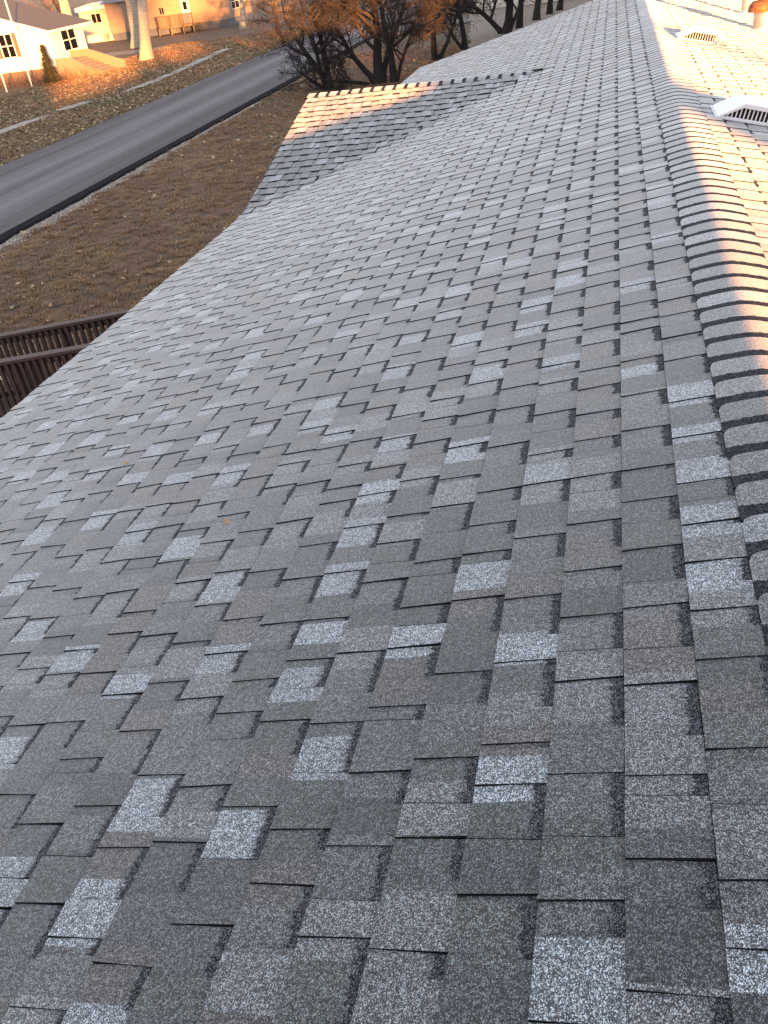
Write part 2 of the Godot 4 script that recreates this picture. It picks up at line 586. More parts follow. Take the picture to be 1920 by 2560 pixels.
# one cap piece folded over a ridge: [pale granules, dark band]. f(u, w, off) gives a point: u across the ridge, w along it from the butt
func cap_piece(f: Callable, col: Color, up: Vector3) -> Array:
	var mb := MB.new()
	var dk := MB.new()
	var us := []
	for k in 37:
		us.append(-0.152 + 0.304 * k / 36.0)
	var ru := rng.randf() * 3.0
	var black := Color(0.05, 0.05, 0.055)
	var start := []
	var edge := []
	var norm := []
	var ph := rng.randf() * 90.0
	for u in us:
		var q: float = maxf(absf(u) - 0.122, 0.0) / 0.03
		start.append(0.03 * (1.0 - sqrt(maxf(1.0 - q * q, 0.0))))
		edge.append(EXPO * (0.68 + 0.03 * wave.get_noise_1d(u * 900.0 + ph) + rng.randf_range(-0.025, 0.025)))
		var e0: Vector3 = f.call(u - 0.012, 0.07, 0.0)
		var e1: Vector3 = f.call(u + 0.012, 0.07, 0.0)
		var e2: Vector3 = f.call(u, 0.09, 0.0) - f.call(u, 0.05, 0.0)
		var n3 := (e1 - e0).cross(e2).normalized()
		norm.append(n3 if n3.dot(up) > 0.0 else -n3)
	var lift := rng.randf_range(0.0, 0.001)
	var skew := rng.randf_range(-0.003, 0.003)
	var at := func(i: int, w: float) -> Vector3:
		return f.call(us[i], w + skew * us[i] / 0.15, lerpf(0.010 + lift, 0.0075, clamp(w / EXPO, 0.0, 1.0)))
	var end := EXPO + 0.012
	for i in us.size() - 1:
		for r in 2:
			var w0: float = start[i] if r == 0 else edge[i]
			var w1: float = start[i + 1] if r == 0 else edge[i + 1]
			var w2: float = edge[i + 1] if r == 0 else end
			var w3: float = edge[i] if r == 0 else end
			var p := [at.call(i, w0), at.call(i + 1, w1), at.call(i + 1, w2), at.call(i, w3)]
			var uv := [Vector2(us[i] / GR + ru, w0 / GR), Vector2(us[i + 1] / GR + ru, w1 / GR), Vector2(us[i + 1] / GR + ru, w2 / GR), Vector2(us[i] / GR + ru, w3 / GR)]
			var m := mb if r == 0 else dk
			var cc := col if r == 0 else CAP_BAND
			if (p[1] - p[0]).cross(p[2] - p[0]).dot(up) > 0.0:
				m.quadn(p[0], p[1], p[2], p[3], norm[i], norm[i + 1], norm[i + 1], norm[i], cc, uv[0], uv[1], uv[2], uv[3])
			else:
				m.quadn(p[3], p[2], p[1], p[0], norm[i], norm[i + 1], norm[i + 1], norm[i], cc, uv[3], uv[2], uv[1], uv[0])
		var a: Vector3 = at.call(i, start[i])
		var b: Vector3 = at.call(i + 1, start[i + 1])
		dk.quad(a, b, b + Vector3(0, -0.012, 0), a + Vector3(0, -0.012, 0), black)
	for e in [0, us.size() - 1]:
		var a: Vector3 = at.call(e, start[e])
		var b: Vector3 = at.call(e, end)
		dk.quad(a, b, b + Vector3(0, -0.016, 0), a + Vector3(0, -0.018, 0), black)
	return [mb, dk]

func main_cap(u: float, z: float, off: float) -> Vector3:
	var x := u * CP
	return Vector3(x, -T * (sqrt(x * x + 0.0018) - 0.006) + off + 0.007 * wave.get_noise_2d(x * 60.0, z * 45.0), z)

func gable_cap(u: float, x: float, off: float) -> Vector3:
	var z := u * CP
	return Vector3(x, YG - T * (sqrt(z * z + 0.0022) - 0.006) + off + 0.007 * wave.get_noise_2d(x * 60.0, (ZG + z) * 45.0), ZG + z)

func build_house() -> void:
	var house := thing("shingled_house", "long low house under grey laminated shingles with a side gable and lit ridge", "house")
	# street side slope
	var d0 := deck_sheet(0, 4.29, ZFAR, ZNEAR, 0.14)
	var slope := part("roof_slope", d0, M.tar, house, "shaded street side slope of grey shingles")
	var pieces := []
	lay_slope(0, 0, 0.2866, 29, 0.0, pieces)
	lay_slope(0, 1, 0.2866, 29, 0.0, pieces)
	place_pieces(pieces, slope, 300)
	# yard side slope
	var slope2 := part("roof_slope", deck_sheet(1, 4.29, ZFAR, ZNEAR, 0.5), M.tar, house, "sunlit yard side slope of grey shingles beyond the ridge")
	pieces = []
	lay_slope(1, 0, 0.262, 29, 0.0, pieces)
	place_pieces(pieces, slope2, 120)
	# side gable
	var g1 := part("gable_slope", gable_board(1.0), M.paint, house, "near slope of the side gable, sunlit along its top corner")
	pieces = []
	lay_slope(2, 0, 0.27, 20, 0.0, pieces)
	place_pieces(pieces, g1, 290)
	var g2 := part("gable_slope", gable_board(-1.0), M.paint, house)
	pieces = []
	lay_slope(3, 0, 0.27, 20, 0.0, pieces)
	place_pieces(pieces, g2, 0)
	# ridge caps: the butts face away from the camera end
	var core := MB.new()
	for i in 60:
		var z0 := lerpf(ZFAR, ZNEAR, i / 60.0)
		var z1 := lerpf(ZFAR, ZNEAR, (i + 1) / 60.0)
		for s in [-1.0, 1.0]:
			core.quad(main_cap(0, z0, -0.01), main_cap(0, z1, -0.01), main_cap(0.14 * s, z1, -0.01), main_cap(0.14 * s, z0, -0.01))
	var ridge := part("ridge", core, M.tar, house, "long ridge of lapped cap shingles")
	var rest := MB.new()
	var rest_dark := MB.new()
	var z := ZFAR
	while z < ZNEAR:
		var zz := z
		var mb := cap_piece(func(u, w, off): return main_cap(u, zz + w, off), cap_tone(), Vector3.UP)
		if z > -16.3 and z < -1.0:
			two_part("cap_shingle", mb[0], mb[1], ridge)
		else:
			rest.join(mb[0])
			rest_dark.join(mb[1])
		z += EXPO
	two_part("cap_run", rest, rest_dark, ridge).set_meta("kind", "stuff")
	core = MB.new()
	for s in [-1.0, 1.0]:
		core.quad(gable_cap(0, XE, -0.01), gable_cap(0, XM, -0.01), gable_cap(0.14 * s, XM, -0.01), gable_cap(0.14 * s, XE, -0.01))
	var gridge := part("gable_ridge", core, M.tar, house, "short ridge of the side gable")
	var x := XE - 0.01
	while x < XM - 0.12:
		var xx := x
		var gp := cap_piece(func(u, w, off): return gable_cap(u, xx + w, off), cap_tone(), Vector3.UP)
		two_part("cap_shingle", gp[0], gp[1], gridge)
		x += EXPO
	# walls, fascia and gable wall under the overhang
	var siding := Color(0.55, 0.53, 0.48)
	var w := MB.new()
	w.box(Vector3(-3.7, GY, -18.3), Vector3(3.7, -1.0, 12.6), siding)
	for zz in [-18.3, 12.6]:
		var a := Vector3(-3.7, -1.0, zz)
		var b := Vector3(3.7, -1.0, zz)
		var t := Vector3(0, -0.06, zz)
		if zz < 0:
			w.tri(b, a, t, siding)
		else:
			w.tri(a, b, t, siding)
	part("wall", w, M.paint, house)
	w = MB.new()
	w.tri(Vector3(-3.72, -1.0, ZG - 2.9), Vector3(-3.72, -1.0, ZG + 2.9), Vector3(-3.72, -0.32, ZG), siding)
	part("gable_wall", w, M.paint, house)
	for s in [-1.0, 1.0]:
		w = MB.new()
		if s < 0:
			w.box(Vector3(-4.165, -1.2, ZG + 2.98), Vector3(-4.145, -1.025, ZNEAR))
			w.box(Vector3(-4.165, -1.2, ZFAR), Vector3(-4.145, -1.025, ZG - 2.98))
		else:
			w.box(Vector3(4.145, -1.2, ZFAR), Vector3(4.165, -1.025, ZNEAR))
		part("fascia", w, M.paint, house)
	roof_vent(house, Vector3(0.24, 0, -6.95), "white slant-back roof vent beside the ridge")
	roof_vent(house, Vector3(0.22, 0, -11.16), "white slant-back roof vent with a loose bracket")
	flue(house)

func roof_vent(house: Node3D, at: Vector3, label: String) -> void:
	# local frame: d down the slope, n off the roof, z along the ridge; grilles on both sides and at the lower end
	var o := Node3D.new()
	o.name = "roof_vent"
	house.add_child(o, true)
	o.set_meta("label", label)
	var dd := Vector3(CP, -SP, 0)
	var nn := Vector3(SP, CP, 0)
	o.transform = Transform3D(Basis(dd, nn, Vector3(0, 0, 1)), Vector3(at.x, -at.x * T + 0.012, at.z))
	var wz := 0.36
	var L := 0.38
	var H := 0.105
	var fl := MB.new()
	fl.box(Vector3(-0.03, -0.004, -0.05), Vector3(L + 0.03, 0.003, wz + 0.03))
	part("flange", fl, M.plastic, o)
	# hood: slanting back sheet, flat top and a rim that hangs down
	var hood := MB.new()
	var th := 0.012
	var prof := [Vector2(-0.02, 0.006), Vector2(0.135, H), Vector2(L - 0.03, H - 0.004), Vector2(L + 0.0, H - 0.012), Vector2(L + 0.015, H - 0.035)]
	for i in prof.size() - 1:
		var a: Vector2 = prof[i]
		var b: Vector2 = prof[i + 1]
		var z0 := -0.02
		var z1 := wz + 0.02
		hood.quad(Vector3(a.x, a.y, z0), Vector3(a.x, a.y, z1), Vector3(b.x, b.y, z1), Vector3(b.x, b.y, z0))
		hood.quad(Vector3(a.x, a.y - th, z1), Vector3(a.x, a.y - th, z0), Vector3(b.x, b.y - th, z0), Vector3(b.x, b.y - th, z1))
		for zz in [z0, z1]:
			var dep := 0.026 if i > 0 else 0.022
			hood.quad(Vector3(a.x, a.y, zz), Vector3(a.x + (0.012 if i == 0 else 0.0), a.y - (dep if i > 0 else 0.006), zz), Vector3(b.x, b.y - dep, zz), Vector3(b.x, b.y, zz))
			hood.quad(Vector3(a.x, a.y - 0.004, zz - 0.008 * sign(zz)), Vector3(b.x, b.y - 0.004, zz - 0.008 * sign(zz)), Vector3(b.x, b.y - dep, zz - 0.008 * sign(zz)), Vector3(a.x + (0.012 if i == 0 else 0.0), a.y - (dep if i > 0 else 0.006), zz - 0.008 * sign(zz)))
	part("hood", hood, M.plastic, o)
	# dark inside
	var core := MB.new()
	core.box(Vector3(0.1, 0.004, 0.03), Vector3(L - 0.03, H - 0.03, wz - 0.03))
	part("throat", core, M.dark, o)
	# grille bars on the side towards the camera end and on the far side, and along the lower end
	for zz in [wz + 0.002, -0.002]:
		var n := 13
		for i in n:
			var xx := 0.045 + (L - 0.065) * i / float(n - 1)
			var top: float = (0.006 + (H - 0.006) * (xx + 0.02) / 0.155 if xx < 0.135 else H) - 0.02
			if top < 0.01:
				continue
			var b := MB.new()
			b.box(Vector3(xx - 0.004, 0.002, zz - 0.004), Vector3(xx + 0.004, top, zz + 0.004))
			part("slat", b, M.plastic, o)
		var sill := MB.new()
		sill.box(Vector3(0.0, 0.002, zz - 0.007), Vector3(L, 0.012, zz + 0.007))
		part("sill", sill, M.plastic, o)
	for i in 12:
		var b := MB.new()
		var zz := 0.02 + (wz - 0.04) * i / 11.0
		b.box(Vector3(L - 0.012, 0.002, zz - 0.004), Vector3(L - 0.004, H - 0.02, zz + 0.004))
		part("slat", b, M.plastic, o)
	if at.z < -9.0:
		var br := MB.new()
		for i in 8:
			var a := PI * i / 8.0
			var b := PI * (i + 1) / 8.0
			br.quad(Vector3(L + 0.05, 0, wz) + Vector3(-0.05 * cos(a), 0.05 * sin(a), 0), Vector3(L + 0.05, 0, wz + 0.06) + Vector3(-0.05 * cos(a), 0.05 * sin(a), 0), Vector3(L + 0.05, 0, wz + 0.06) + Vector3(-0.05 * cos(b), 0.05 * sin(b), 0), Vector3(L + 0.05, 0, wz) + Vector3(-0.05 * cos(b), 0.05 * sin(b), 0))
		part("bracket", br, M.plastic, o)

func flue(house: Node3D) -> void:
	var o := Node3D.new()
	o.name = "flue_pipe"
	house.add_child(o, true)
	o.set_meta("label", "stout galvanised flue with a rusty collar and cap")
	var b := Vector3(1.37, -1.37 * T, -13.16)
	var m := MB.new()
	m.lathe(b, [[0.145, -0.06], [0.135, 0.02], [0.128, 0.05], [0.128, 0.24]], 24)
	part("pipe", m, M.metal, o)
	m = MB.new()
	m.lathe(b, [[0.13, 0.215], [0.205, 0.225], [0.205, 0.245], [0.195, 0.30], [0.17, 0.33], [0.09, 0.345]], 24)
	part("collar", m, M.rust, o)
	m = MB.new()
	m.lathe(b, [[0.09, 0.33], [0.09, 0.44]], 20)
	part("neck", m, M.rust, o)
	m = MB.new()
	m.lathe(b, [[0.09, 0.425], [0.15, 0.43], [0.15, 0.56], [0.12, 0.60], [0.0, 0.62]], 24)
	part("cap", m, M.metal, o)
	o = Node3D.new()
	o.name = "vent_stack"
	house.add_child(o, true)
	o.set_meta("label", "plain grey vent stack further along the slope")
	b = Vector3(1.42, -1.42 * T, -15.22)
	m = MB.new()
	m.lathe(b, [[0.16, -0.06], [0.13, 0.0], [0.095, 0.05], [0.09, 0.08]], 20)
	part("boot", m, M.metal, o)
	m = MB.new()
	m.lathe(b, [[0.088, 0.05], [0.088, 0.62], [0.078, 0.62], [0.078, 0.4]], 20)
	part("pipe", m, M.metal, o)

# ------------------------------------------------------------------ ramp beside the house
func build_ramp() -> void:
	var o := thing("wooden_ramp", "dark red stained wooden access ramp with slatted railings beside the house", "ramp")
	var stain := Color(0.055, 0.026, 0.02)
	var top := func(x: float) -> float: return -2.36 + 0.135 * (x + 6.36)
	var x0 := -4.3
	var x1 := -12.6
	for zr in [-9.6, -8.5]:
		var rl := Node3D.new()
		rl.name = "railing"
		o.add_child(rl, true)
		var m := MB.new()
		m.beam(Vector3(x0, top.call(x0), zr), Vector3(x1, top.call(x1), zr), 0.14, 0.036, stain * 1.25)
		part("cap_rail", m, M.wood, rl)
		m = MB.new()
		m.beam(Vector3(x0, top.call(x0) - 0.066, zr + 0.004), Vector3(x1, top.call(x1) - 0.066, zr + 0.004), 0.038, 0.09, stain)
		part("top_rail", m, M.wood, rl)
		m = MB.new()
		m.beam(Vector3(x0, top.call(x0) - 0.84, zr), Vector3(x1, top.call(x1) - 0.84, zr), 0.038, 0.09, stain)
		part("bottom_rail", m, M.wood, rl)
		var x := x0 - 0.05
		while x > x1:
			m = MB.new()
			var y: float = top.call(x)
			m.box(Vector3(x - 0.022, y - 0.86, zr + 0.026), Vector3(x + 0.022, y - 0.03, zr + 0.064), stain * rng.randf_range(0.8, 1.15))
			part("baluster", m, M.wood, rl)
			x -= 0.105
		for xp in [-4.4, -5.95, -7.52, -9.1, -10.7, -12.4]:
			m = MB.new()
			m.box(Vector3(xp - 0.045, GY, zr - 0.075), Vector3(xp + 0.045, top.call(xp) - 0.02, zr + 0.015 - 0.035), stain)
			part("post", m, M.wood, rl)
	var x := x0
	while x > x1:
		var m := MB.new()
		var y: float = top.call(x - 0.07) - 0.93
		m.box(Vector3(x - 0.138, y - 0.018 + rng.randf_range(-0.002, 0.002), -9.66), Vector3(x, y + 0.018, -8.44), stain * rng.randf_range(0.7, 1.3))
		part("board", m, M.wood, o)
		x -= 0.145

# ------------------------------------------------------------------ ground, road, paths
func ground_tint(x: float, z: float) -> Color:
	var a := 0.5 + 0.5 * patch.get_noise_2d(x * 9.0, z * 9.0)
	var b := 0.5 + 0.5 * patch.get_noise_2d(x * 34.0 + 400.0, z * 34.0)
	var brown := Color(0.15, 0.068, 0.027)
	var straw := Color(0.235, 0.13, 0.054)
	var green := Color(0.075, 0.069, 0.018)
	var g := smoothstep(0.45, 0.75, a * 0.6 + b * 0.4)
	var near := x > -16.5
	if near:
		g *= 0.35 + 0.65 * smoothstep(-22.0, -40.0, z)
	else:
		g = smoothstep(0.33, 0.66, a * 0.55 + b * 0.45) * 0.95
	return brown.lerp(straw, smoothstep(0.4, 0.8, b) * 0.7).lerp(green, g * 0.85)

func build_ground() -> void:
	var m := MB.new()
	# fine grid where it is seen, coarse sheet beyond
	for i in range(-60, 20):
		for j in range(-100, 20):
			var x0 := float(i)
			var z0 := float(j)
			m.quad(Vector3(x0, GY, z0), Vector3(x0, GY, z0 + 1), Vector3(x0 + 1, GY, z0 + 1), Vector3(x0 + 1, GY, z0), ground_tint(x0, z0))
	# smooth the tint between cells
	for i in m.v.size():
		m.c[i] = ground_tint(m.v[i].x, m.v[i].z)
	var far := Color(0.13, 0.105, 0.06)
	for r in [[-1500.0, -60.0, -1500.0, 1500.0], [20.0, 1500.0, -1500.0, 1500.0], [-60.0, 20.0, -1500.0, -100.0], [-60.0, 20.0, 20.0, 1500.0]]:
		m.quad(Vector3(r[0], GY, r[2]), Vector3(r[0], GY, r[3]), Vector3(r[1], GY, r[3]), Vector3(r[1], GY, r[2]), far)
	struct("ground", m, M.soil)
	# road: a mat of asphalt a hand high, with a tarred shoulder on the house side
	m = MB.new()
	var asp := Color(0.135, 0.125, 0.128)
	var xa := -22.7
	var xb := -16.25
	for k in 60:
		var z0 := 30.0 - k * 4.0
		var z1 := z0 - 4.0
		var e0 := 0.12 * patch.get_noise_1d(z0 * 30.0)
		var e1 := 0.12 * patch.get_noise_1d(z1 * 30.0)
		m.quad(Vector3(xa + e1, GY + 0.045, z1), Vector3(xa + e0, GY + 0.045, z0), Vector3(xb, GY + 0.09, z0), Vector3(xb, GY + 0.09, z1), asp, Vector2(0.02, -z1 / 40.0), Vector2(0.02, -z0 / 40.0), Vector2(0.98, -z0 / 40.0), Vector2(0.98, -z1 / 40.0))
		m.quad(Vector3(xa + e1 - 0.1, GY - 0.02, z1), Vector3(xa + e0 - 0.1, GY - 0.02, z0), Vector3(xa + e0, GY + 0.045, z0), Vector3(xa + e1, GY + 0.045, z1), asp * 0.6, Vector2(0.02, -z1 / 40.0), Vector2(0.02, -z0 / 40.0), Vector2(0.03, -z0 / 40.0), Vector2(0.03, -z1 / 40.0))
	struct("road", m, M.asphalt)
	m = MB.new()
	for k in 480:
		var z0 := 30.0 - k * 0.5
		var z1 := z0 - 0.5
		var e0 := 0.10 * patch.get_noise_1d(z0 * 90.0) + 0.05 * patch.get_noise_1d(z0 * 400.0)
		var e1 := 0.10 * patch.get_noise_1d(z1 * 90.0) + 0.05 * patch.get_noise_1d(z1 * 400.0)
		m.quad(Vector3(xb, GY + 0.09, z1), Vector3(xb, GY + 0.09, z0), Vector3(xb + 0.34 + e0, GY + 0.07, z0), Vector3(xb + 0.34 + e1, GY + 0.07, z1))
		m.quad(Vector3(xb + 0.34 + e1, GY + 0.07, z1), Vector3(xb + 0.34 + e0, GY + 0.07, z0), Vector3(xb + 0.42 + e0, GY - 0.02, z0), Vector3(xb + 0.42 + e1, GY - 0.02, z1))
	struct("road_shoulder", m, M.tar_edge)
	# cross street beyond the trees
	m = MB.new()
	for k in 20:
		var x0 := -15.9 + k * 5.0
		m.quad(Vector3(x0, GY + 0.03, -70.5), Vector3(x0, GY + 0.03, -65.5), Vector3(x0 + 5, GY + 0.03, -65.5), Vector3(x0 + 5, GY + 0.03, -70.5), asp, Vector2(0.02, k * 0.12), Vector2(0.98, k * 0.12), Vector2(0.98, k * 0.12 + 0.12), Vector2(0.02, k * 0.12 + 0.12))
	struct("cross_road", m, M.asphalt)
	# pale gravel lot before the clapboard house
	m = MB.new()
	for k in 25:
		var z0 := -49.5 - k
		var x0 := -7.7 + 0.135 * (z0 + 50.0) + 0.4 * patch.get_noise_1d(z0 * 60.0)
		var x1 := -7.7 + 0.135 * (z0 + 49.0) + 0.4 * patch.get_noise_1d((z0 - 1.0) * 60.0)
		m.quad(Vector3(x1, GY + 0.036, z0 - 1.0), Vector3(x0, GY + 0.036, z0), Vector3(9.0, GY + 0.036, z0), Vector3(9.0, GY + 0.036, z0 - 1.0), Color(2.0, 1.95, 1.9))
	struct("gravel_lot", m, M.gravel)
	# gravel beside the shoulder
	m = MB.new()
	for k in 120:
		var z0 := 5.0 - k * 0.5
		var z1 := z0 - 0.5
		var f0 := _verge(z0)
		var f1 := _verge(z1)
		m.quad(Vector3(xb + 0.3, GY + 0.006, z1), Vector3(xb + 0.3, GY + 0.006, z0), Vector3(xb + 0.42 + f0, GY + 0.006, z0), Vector3(xb + 0.42 + f1, GY + 0.006, z1))
	struct("gravel_verge", m, M.gravel)
	# dirt drive between the white house and the trailers
	m = MB.new()
	var n := 34
	for k in n:
		var x0 := -62.0 + k * 1.1
		var x1 := x0 + 1.1
		var f := func(x: float) -> Vector2: return Vector2(-77.4 + 1.6 * smoothstep(-45.0, -30.0, x) + 0.5 * patch.get_noise_1d(x * 40.0), -73.4 + 0.4 * patch.get_noise_1d(x * 50.0 + 300.0))
		var a: Vector2 = f.call(x0)
		var b: Vector2 = f.call(x1)
		m.quad(Vector3(x0, GY + 0.006, a.x), Vector3(x0, GY + 0.006, a.y), Vector3(x1, GY + 0.006, b.y), Vector3(x1, GY + 0.006, b.x), Color(0.9, 0.85, 0.8))
	struct("drive_path", m, M.gravel)
	# broken sidewalk slabs
	var sw := Node3D.new()
	sw.name = "sidewalk"
	add_child(sw)
	sw.set_meta("kind", "structure")
	var zz := -34.0
	while zz > -67.0:
		var l := rng.randf_range(1.0, 1.5)
		var hidden := (zz < -41.6 and zz > -43.6) or (zz < -46.0 and zz > -48.0)
		if not hidden:
			var xm := -28.05 + 0.3 * sin(zz * 0.21) + (0.9 if zz < -47.0 else 0.0) - (0.55 * smoothstep(-52.0, -66.0, zz))
			var wd := rng.randf_range(0.22, 0.42) if zz > -57 else rng.randf_range(0.3, 0.42)
			var b := MB.new()
			var xf := Transform3D(Basis(Vector3.UP, rng.randf_range(-0.05, 0.05)), Vector3(xm, GY + rng.randf_range(-0.02, 0.015), zz - l / 2))
			b.box(Vector3(-wd, -0.06, -l / 2 + 0.015), Vector3(wd, 0.045, l / 2 - 0.015), Color(1, 1, 1) * rng.randf_range(0.85, 1.1), xf)
			part("slab", b, M.concrete, sw)
		zz -= l

func _verge(z: float) -> float:
	return maxf(0.02, 0.3 + 0.5 * patch.get_noise_1d(z * 60.0 + 77.0) + 0.25 * patch.get_noise_1d(z * 300.0)) * (1.0 - 0.8 * smoothstep(-26.0, -38.0, z))

func scatter(called: String, mesh: Mesh, n: int, place: Callable, label: String, category: String) -> void:
	var mm := MultiMesh.new()
	mm.transform_format = MultiMesh.TRANSFORM_3D
	mm.use_colors = true
	mm.mesh = mesh
	var ts := []
	var cs := []
	for i in n:
		var r = place.call()
		if r == null:
			continue
		ts.append(r[0])
		cs.append(r[1])
	mm.instance_count = ts.size()
	for i in ts.size():
		mm.set_instance_transform(i, ts[i])
		mm.set_instance_color(i, cs[i])
	var o := MultiMeshInstance3D.new()
	o.name = numbered(called)
	o.multimesh = mm
	add_child(o)
	o.set_meta("kind", "stuff")
	o.set_meta("label", label)
	o.set_meta("category", category)

func open_ground() -> Vector3:
	# a spot on the lawns in view, none on road or paths
	for k in 20:
		var p: Vector3
		if rng.randf() < 0.42:
			p = Vector3(rng.randf_range(-15.8, -4.4), GY, -7.0 - 48.0 * pow(rng.randf(), 1.2))
			if p.x < -13.2 and p.x < -16.25 + 0.3 + _verge(p.z):
				continue
		else:
			p = Vector3(rng.randf_range(-37.5, -22.9), GY, -28.0 - 50.0 * rng.randf())
		return p
	return Vector3(-30, GY, -40)

func build_scatter() -> void:
	var m := MB.new()
	# a curled leaf
	m.quad(Vector3(-0.05, 0.012, -0.035), Vector3(-0.05, 0.0, 0.035), Vector3(0, 0.004, 0.04), Vector3(0, 0.0, -0.03))
	m.quad(Vector3(0, 0.0, -0.03), Vector3(0, 0.004, 0.04), Vector3(0.055, 0.02, 0.02), Vector3(0.05, 0.014, -0.02))
	var leaf := m.mesh(M.leaf)
	var pal := [Color(0.34, 0.22, 0.11), Color(0.26, 0.15, 0.075), Color(0.45, 0.33, 0.19), Color(0.20, 0.11, 0.06), Color(0.36, 0.26, 0.15)]
	scatter("fallen_leaves", leaf, 30000, func():
		var p := open_ground()
		var dens := 0.5 + 0.5 * patch.get_noise_2d(p.x * 22.0 + 90.0, p.z * 22.0)
		if p.x > -16.0:
			dens *= 0.12
		if rng.randf() > dens * 1.3:
			return null
		var b := Basis.from_euler(Vector3(rng.randf_range(-0.5, 0.5), rng.randf() * TAU, rng.randf_range(-0.5, 0.5))).scaled(Vector3.ONE * rng.randf_range(0.6, 1.35))
		return [Transform3D(b, p + Vector3(0, 0.02, 0)), pal[rng.randi() % 5]], "brown fallen leaves scattered over the lawns", "leaves")
	# a low tuft of grass: a few bent blades
	m = MB.new()
	for k in 9:
		var a := TAU * k / 9.0 + 0.3 * (k % 3)
		var d := Vector3(cos(a), 0, sin(a))
		var s := Vector3(-d.z, 0, d.x) * 0.007
		var b0 := d * 0.03 * (1 + k % 3)
		var h := 0.05 + 0.02 * (k % 4)
		m.quad(b0 - s, b0 + s, b0 + d * 0.02 + s * 0.7 + Vector3(0, h * 0.7, 0), b0 + d * 0.02 - s * 0.7 + Vector3(0, h * 0.7, 0))
		m.tri(b0 + d * 0.02 - s * 0.7 + Vector3(0, h * 0.7, 0), b0 + d * 0.02 + s * 0.7 + Vector3(0, h * 0.7, 0), b0 + d * 0.06 + Vector3(0, h, 0))
	var tuft := m.mesh(M.leaf)
	scatter("grass", tuft, 42000, func():
		var p := open_ground()
		var c := ground_tint(p.x, p.z)
		var q := rng.randf()
		var col := c * rng.randf_range(0.8, 1.5)
		if q < 0.25:
			col = Color(0.30, 0.19, 0.085) * rng.randf_range(0.7, 1.2)
		return [Transform3D(Basis(Vector3.UP, rng.randf() * TAU).scaled(Vector3(1, rng.randf_range(0.3, 0.8), 1) * rng.randf_range(0.7, 1.4)), p), col], "short dead and green grass on the lawns", "grass")
	# stones on the verge
	var sp := SphereMesh.new()
	sp.radius = 0.5
	sp.height = 0.8
	sp.radial_segments = 6
	sp.rings = 3
	sp.material = M.pebble
	scatter("gravel", sp, 5000, func():
		var z := rng.randf_range(-40.0, -8.0)
		var x := -16.0 + rng.randf_range(0.0, 0.3) + rng.randf() * _verge(z) * 1.3
		var s := rng.randf_range(0.02, 0.06)
		return [Transform3D(Basis.from_euler(Vector3(rng.randf() * 6, rng.randf() * 6, 0)).scaled(Vector3(s, s * 0.7, s)), Vector3(x, GY + 0.01, z)), Color(0.33, 0.285, 0.24) * rng.randf_range(0.4, 1.3)], "pale gravel along the tarred road edge", "gravel")

# ------------------------------------------------------------------ trees
func grow(trunk: MB, crown: MB, p: Vector3, d: Vector3, length: float, r: float, lvl: int, o: Dictionary) -> void:
	var segs: int = [6, 5, 4, 3, 2, 2][lvl]
	var pts := PackedVector3Array([p])
	var rad := PackedFloat32Array([r])
	var q := p
	var dir := d.normalized()
	var tip: float = o.get("tip", 0.45) if lvl < 2 else 0.3
	for i in segs:
		var bend: float = o.get("bend", 0.22) * (0.6 if lvl == 0 else 1.0)
		dir = (dir + Vector3(rng.randf_range(-bend, bend), rng.randf_range(-bend, bend) * 0.6 + (o.get("up", 0.06) if lvl > 0 else 0.02), rng.randf_range(-bend, bend))).normalized()
		q += dir * length / segs
		if q.y < 0.12 and lvl > 0:
			q.y = 0.12
		pts.append(q)
		rad.append(maxf(r * lerpf(1.0, tip, (i + 1) / float(segs)), 0.007))
	var sides: int = [10, 7, 5, 4, 3, 3][lvl]
	var target := trunk if lvl == 0 else crown
	var col: Color = o.col if lvl < 3 else o.get("twig", o.col)
	if lvl == 0:
		# root flare
		rad[0] = r * 1.35
	target.tube(pts, rad, sides, col * rng.randf_range(0.85, 1.15), lvl < 3)
	if lvl >= o.get("depth", 4):
		return
	var n: int = o.n[lvl]
	for i in n:
		var f: float = lerpf(o.get("from", 0.3) if lvl == 0 else 0.2, 1.0, (i + rng.randf()) / n)
		var k: int = clampi(int(f * segs), 0, segs - 1)
		var at := pts[k].lerp(pts[k + 1], f * segs - k)
		var ax := (pts[k + 1] - pts[k]).normalized()
		var side := ax.cross(Vector3(rng.randf_range(-1, 1), rng.randf_range(-1, 1), rng.randf_range(-1, 1))).normalized()
		var ang: float = rng.randf_range(0.45, 1.0) * o.get("spread", 1.0)
		var dd := (ax * cos(ang) + side * sin(ang)).normalized()
		var rr: float = maxf(rad[k] * rng.randf_range(0.4, 0.68), 0.007)
		grow(trunk, crown, at, dd, length * rng.randf_range(0.42, 0.72) * o.get("len", 1.0), rr, lvl + 1, o)

func tree(called: String, label: String, at: Vector3, o: Dictionary, group := "") -> Node3D:
	rng.seed = hash(label) % 100000
	var t := thing(called, label, "tree", at, group)
	var trunk := MB.new()
	var crown := MB.new()
	for s in o.stems:
		# stem: lean direction, length, radius
		grow(trunk, crown, Vector3(s[3], -0.08, s[4]) if s.size() > 3 else Vector3(0, -0.08, 0), s[0], s[1], s[2], 0, o)
	# growth worked in local height: lift the ground test
	part("trunk", trunk, M.bark, t)
	part("crown", crown, M.twig, t)
	return t

